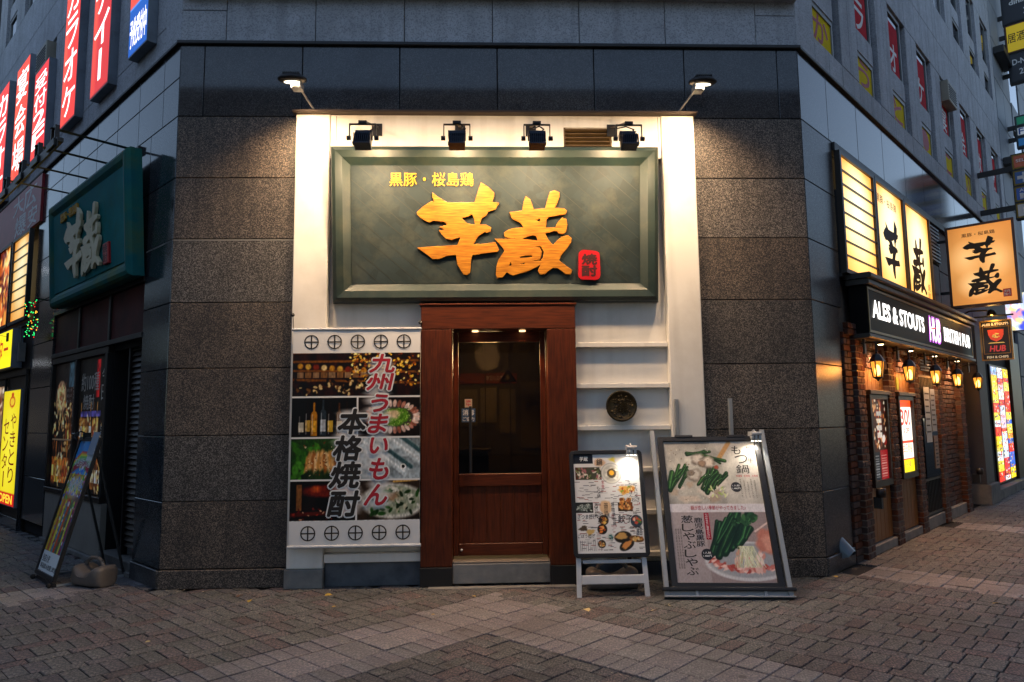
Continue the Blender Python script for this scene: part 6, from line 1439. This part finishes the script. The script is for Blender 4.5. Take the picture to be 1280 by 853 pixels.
# beyond the pub: dark frontage, lit showcase, signs and the next buildings
FB = Thing('dark_frontage', 'dark grey frontage with a tall pier beyond the pub', 'shop front', FR, (9, 0, 0))
FB.mb().box(6.13, 7.0, .35, .4, 0, 3.0).build('dark_opening', BLACKM, FB)
FB.mb().cbox(7.0, 7.65, -.10, .3, .33, 3.0, .006).build('pier', mat('grey_pier', '44464c', '515359', rough=.6, dirt=('35363a', .5, 3)), FB)
FB.mb().cbox(6.95, 7.72, -.16, .3, 0, .325, .008).build('pier_base', CONC, FB)
FB.mb().box(7.66, 11.9, .06, .2, 0, 3.0).build('wall', BLACKM, FB); FB.mb().cbox(7.73, 11.9, -.12, .06, 0, .16, .006).build('plinth', CONC, FB)
FB.mb().cbox(10.75, 11.9, -.02, .055, .165, 3.0, .005).build('dark_door', DKWOOD, FB)
SC = Thing('lit_showcase', 'bright lit showcase of yellow and white price strips beyond the pub', 'showcase', FR, (9.7, -.0, .2))
cols = [['f4e84a','e8f0f0','8ab0e0','e03a2a','f0d020'], ['f4f4f0','c8d8e8','f8f8f0','e8c8d8','d83a3a'], ['f8d81c','e03020','f4b018','f8ec60','3a6ad0']]
for k, (a, b_) in enumerate(((8.85, 9.38), (9.46, 9.98), (10.06, 10.60))):
    pic = Pic(40, 220, cols[k][0]); rr = random.Random(k)
    y = 0
    while y < 1:
        h = rr.uniform(.03, .10); pic.rect(0, y, 1, y+h, rr.choice(cols[k])); 
        for _ in range(16): x = rr.uniform(0, .85); v_ = y+rr.uniform(0, h); pic.rect(x, v_, x+rr.uniform(.05, .22), v_+rr.uniform(.004, .02), rr.choice(['c02820','2a4aa0','202020','f8f8f8','e8b020','d83838']), .8)
        y += h
    pic.sheet('lit_strip', a, b_, .22, 2.38, .02, SC, off=SC.off, glow=.55)
SC.mb().box(8.8, 10.65, .03, .055, .18, 2.42).build('back_case', BLACK, SC)
NF = FR @ T3(9.3, 0, 0) @ RZ(R_(-90))
T = Thing('colour_sign', 'bright white and blue projecting sign behind the pub hanging sign', 'lit sign', NF, (.5, 0, 3.05))
T.mb().box(.22, .86, .0, .12, 3.05, 3.78).build('casing', SIGNGREY, T)
pic = Pic(60, 50, 'e8ecf4'); pic.scatter(90, 0, 0, 1, 1, .07, ['f8f8ff','a8b8e8','f0e0a0','e8a0b8','c8d8f8','6a7ae0'], None, 2); pic.scatter(30, .4, 0, 1, .5, .07, ['4a5ae0','8a6ae0','f04a70'], None, 2); pic.sheet('lit_face', .23, .85, 3.06, 3.77, -.002, T, off=T.off, glow=.5)

FARW = mat('pale_far_cladding', '7e848c', '8c9299', scale=2, rough=.65, dirt=('6a7078', .5, .5))
FA = Thing('far_building', 'pale panelled office building beyond the corner block on the right', 'building', FR, (14.5, 0, 0))
FA.mb().box(12.2, 17.5, .06, 6, 0, 13.5).build('wall', JOINT, FA)
for k in range(13):
    z = .3+1.0*k
    for x0, x1 in ((12.2, 13.3), (13.3, 14.4)): FA.mb().cbox(x0+.01, x1-.01, -.0, .06, z+.01, z+.99, .006).build('cladding_panel', FARW, FA)
    FA.mb().cbox(15.9, 17.5, -.0, .06, z+.01, z+.99, .006).build('cladding_panel', FARW, FA)
for k in range(5):
    z = 3.4+2.0*k; w = FA.mb(); w.box(14.45, 15.85, .02, .05, z, z+1.25); w.build('window', GLASSW, FA); FA.mb().cbox(14.41, 15.89, -.02, .06, z+1.26, z+1.99, .006).build('spandrel', FARW, FA)
for z in (7.2, 9.9): FA.mb().cbox(12.3, 13.6, -.22, -.01, z, z+.16, .01).build('canopy', LEDGE, FA)
FD = Thing('distant_building', 'low dull grey building at the far end of the right street', 'building', FR, (28, 0, 0))
FD.mb().box(17.6, 45, .4, 6, 0, 7.5).build('wall', FARW, FD)
for k in range(10): FD.mb().box(18.5+2.5*k, 20+2.5*k, .38, .4, 1, 5.5).build('window', GLASSW, FD)
def street_sign(label, s, w0, w1, z0, z1, bands, border='6a5a20', texts=()):
    Fq = FR @ T3(s, 0, 0) @ RZ(R_(-90))
    T = Thing('projecting_sign', label, 'sign', Fq, ((w0+w1)/2, 0, z0), None)
    T.mb().box(w0, w1, 0, .18, z0, z1).build('casing', BLACK, T)
    n = len(bands); h = (z1-z0)/n
    for k, c_ in enumerate(bands):
        a = z1-h*(k+1)
        T.mb().box(w0+.02, w1-.02, -.006, -.001, a+.02, a+h-.02).build('panel_border', mat('sign_border', border, border), T)
        T.mb().box(w0+.045, w1-.045, -.010, -.0065, a+.045, a+h-.045).build('panel', lit('sign_panel', c_, .12), T)
    for (s_, x0, x1, k, f0, f1, m_) in texts:
        a = z1-h*(k+1); t = T.mb(); put_text(t, s_, w0+x0*(w1-w0), w0+x1*(w1-w0), a+f0*h, a+f1*h, -.0115, .02); t.build('lettering', m_, T)
    for z in (z0+.2, z1-.3): T.mb().box(-.0, w0, .06, .12, z, z+.1).build('wall_arm', BLACK, T)
    return T
street_sign('yellow-edged projecting sign stack with a blue cross panel', 9.0, .56, 1.35, 5.12, 6.38, ['7a3c24','1e3a68','1e3a78','7e8288'], '8a7420', (('SELECT', .1, .5, 0, .45, .65, WINK), ('✚', .1, .42, 1, .2, .8, WINK), ('M', .12, .42, 2, .2, .55, WINK), ('AUDIO', .12, .5, 2, .62, .82, WINK), ('U', .15, .35, 3, .25, .7, WINK)))
street_sign('green white and blue projecting sign high on the right', 13.4, .16, 1.2, 7.85, 8.65, ['1e7a5a','c8d0d4','2468a0'], '3a4a50', (('Fami', .06, .5, 1, .2, .8, mat('blue_letter', '2a5aa0', '3062a8')), ('7', .15, .35, 2, .2, .8, WINK)))
street_sign('dark projecting sign with small white writing, directly under the yellow sunburst one', 13.4, .14, 1.2, 9.48, 10.22, ['161b24'], '20262e', (('D-NOMI', .08, .6, 0, .6, .8, WINK), ('2F', .2, .35, 0, .25, .45, WINK)))
street_sign('dark projecting sign with white handwriting at the top right corner', 13.4, .10, 1.2, 11.0, 12.4, ['161b24'], '20262e', (('BAR', .1, .5, 0, .62, .78, WINK), ('dining', .15, .55, 0, .3, .42, WINK), ('3F', .4, .55, 0, .1, .22, WINK)))
T = street_sign('yellow projecting sign with a red sunburst and black brush lettering', 13.4, .12, 1.2, 10.24, 10.98, ['d8b81c'], '6a3a1a', (('居酒屋', .05, .55, 0, .35, .68, INK), ('4F', .4, .6, 0, .08, .25, INK)))
t = T.mb()
for k in range(7):
    a = R_(20+22*k); x, z = .45, 10.62; q = .62; 
    p1 = (x+q*math.cos(a-.09), z+q*math.sin(a-.09)*.55); p2 = (x+q*math.cos(a+.09), z+q*math.sin(a+.09)*.55)
    if min(p1[0], p2[0]) > .17 and max(p1[1], p2[1]) < 10.93: t.add([(x, -.0108, z+.1), (p1[0], -.0108, p1[1]), (p2[0], -.0108, p2[1])], [(0,1,2)])
t.build('sun_ray', RINK, T)
# air conditioner boxes in two window openings
for fr, s, zz, lab in ((FR, S0+PER*4+.08, 6.82, 'small beige air conditioner box in an upper window on the right wall'), (FL, -(4.86+.75), 6.85, 'small grey-beige air conditioner box in a window at upper left')):
    T = Thing('air_conditioner', lab, 'air conditioner', fr, (s+.3, 0, zz))
    b = T.mb(); b.cbox(s+.02, s+.62, -.10, .08, zz, zz+.36, .01); b.build('case', ACBOX, T)
    b = T.mb()
    for k in range(6): b.box(s+.06, s+.58, -.108, -.099, zz+.05+.045*k, zz+.065+.045*k)
    b.build('grille', BLACK, T)

# ================================================================== blocks across the two streets and behind the viewer (mirrored in the polished granite)
OPW = [mat('pale_concrete_block', '6f7275', '7d8083', scale=1, rough=.8), mat('brown_tile_block', '574a42', '655850', scale=1, rough=.8), mat('dark_grey_block', '3f4246', '4a4d51', scale=1, rough=.8)]
TUBE = lit('office_tube_light', 'f4f8ff', 5); SHOPLIT = lit('shop_window_light', 'ffe0b0', .12)
def across(label, fr, x0, x1, y0, y1, h, k, lit_n, shop=True):
    T = Thing('office_building', label, 'building', fr, ((x0+x1)/2, y1, 0))
    T.mb().box(x0, x1, y0, y1, 0, h).build('wall', OPW[k], T)
    w = T.mb(); n = int((x1-x0)/2.2); rr = random.Random(int(h*10)); tb = T.mb()
    for j in range(int((h-3.6)/3.1)):
        z = 4.2+3.1*j
        for i in range(n):
            a = x0+.4+(x1-x0-.8)*i/n; w.box(a, a+1.5, y1, y1+.03, z, z+1.6)
            if rr.random() < lit_n: tb.box(a+.1, a+1.3, y1+.031, y1+.04, z+1.25, z+1.37)
    w.build('windows', GLASSW, T, kind='stuff'); tb.build('tube_lights', TUBE, T, kind='stuff')
    if shop: T.mb().box(x0+.5, x1-.5, y1, y1+.03, .4, 2.7).build('shop_window', SHOPLIT, T)
NX = Thing('office_building', 'grey block next along the left street, beyond the yellow signs', 'building', FL, (-24, 0, 0))
NX.mb().box(-38, -11.3, .1, 9, 0, 13).build('wall', OPW[0], NX); w = NX.mb()
for j in range(3):
    for i in range(12): w.box(-37.4+2.15*i, -36+2.15*i, .07, .1, 4.4+3*j, 6.1+3*j)
w.build('windows', GLASSW, NX, kind='stuff'); NX.mb().box(-37.5, -11.8, .06, .1, .3, 3).build('shop_window', GLASSW, NX)
across('pale office block across the left street, seen only mirrored in the polished granite', FL, -14, 1.5, -19, -9.5, 9, 0, .12, False)
across('brown tiled block farther along the left street, seen only mirrored in the polished granite', FL, -60, -14.3, -19, -9.5, 13, 1, .1, False)
across('brown block added out of view to close the far left street in the granite reflections', FL @ T3(-60, 0, 0) @ RZ(R_(-90)) , -2, 22, -12, -.5, 12, 1, .1)  # unseen end block added to keep bright sky out of the reflections
across('dark grey block across the right street, seen only mirrored in polished granite', FR, -1.5, 10, -19, -9.5, 11, 2, .12)
across('tall pale block farther along the right street, seen only mirrored in the polished granite', FR, 12.5, 34, -19, -9.5, 9, 0, .1)
across('wide brown block behind the viewer across the crossing, seen only as dim reflections', FF, -10, 17, -32, -22, 15.5, 1, .2, False)

# grit, scraps and dry leaf crumbs that gather along the foot of the walls
GT_ = [MB(), MB()]
rr = random.Random(11)
def crumbs(fr, x0, x1, y0, n):
    for _ in range(n):
        P = fr @ Vector((rr.uniform(x0, x1), -y0 - rr.random()**2.2*.35, .003)); q = rr.uniform(.003, .012); k = 0 if rr.random() < .75 else 1
        a = rr.uniform(0, 6.28); m = T3(*P) @ RZ(a) @ RX(rr.uniform(-.3, .3))
        GT_[k].add([(-q,-q*.5,0),(q,-q*.6,.001),(q*.7,q*.6,q*.5),(-q*.8,q*.5,.002)], [(0,1,2,3)], 0, m)
crumbs(FF, .0, 1.2, .03, 60); crumbs(FF, 1.2, 2.4, .12, 70); crumbs(FF, 2.4, 3.8, .24, 60); crumbs(FF, 3.8, 6.1, .05, 110); crumbs(FR, 0, 6.5, .05, 160); crumbs(FL, -6, 0, .05, 90)
for x in range(260):
    P = FF @ Vector((rr.uniform(-1.5, 8), -rr.uniform(.3, 3.4), .003)); 
    q = rr.uniform(.002, .007); GT_[x % 2].add([(P.x-q,P.y-q,P.z),(P.x+q,P.y-q*.6,P.z),(P.x+q*.6,P.y+q,P.z+q*.6),(P.x-q,P.y+q*.7,P.z)], [(0,1,2,3)])
GT_[0].build('street_grit', mat('dark_grit', '2a2522', '4a3e34'), kind='stuff'); GT_[1].build('street_scraps', mat('pale_scraps', '9a9284', 'b0a692'), kind='stuff')
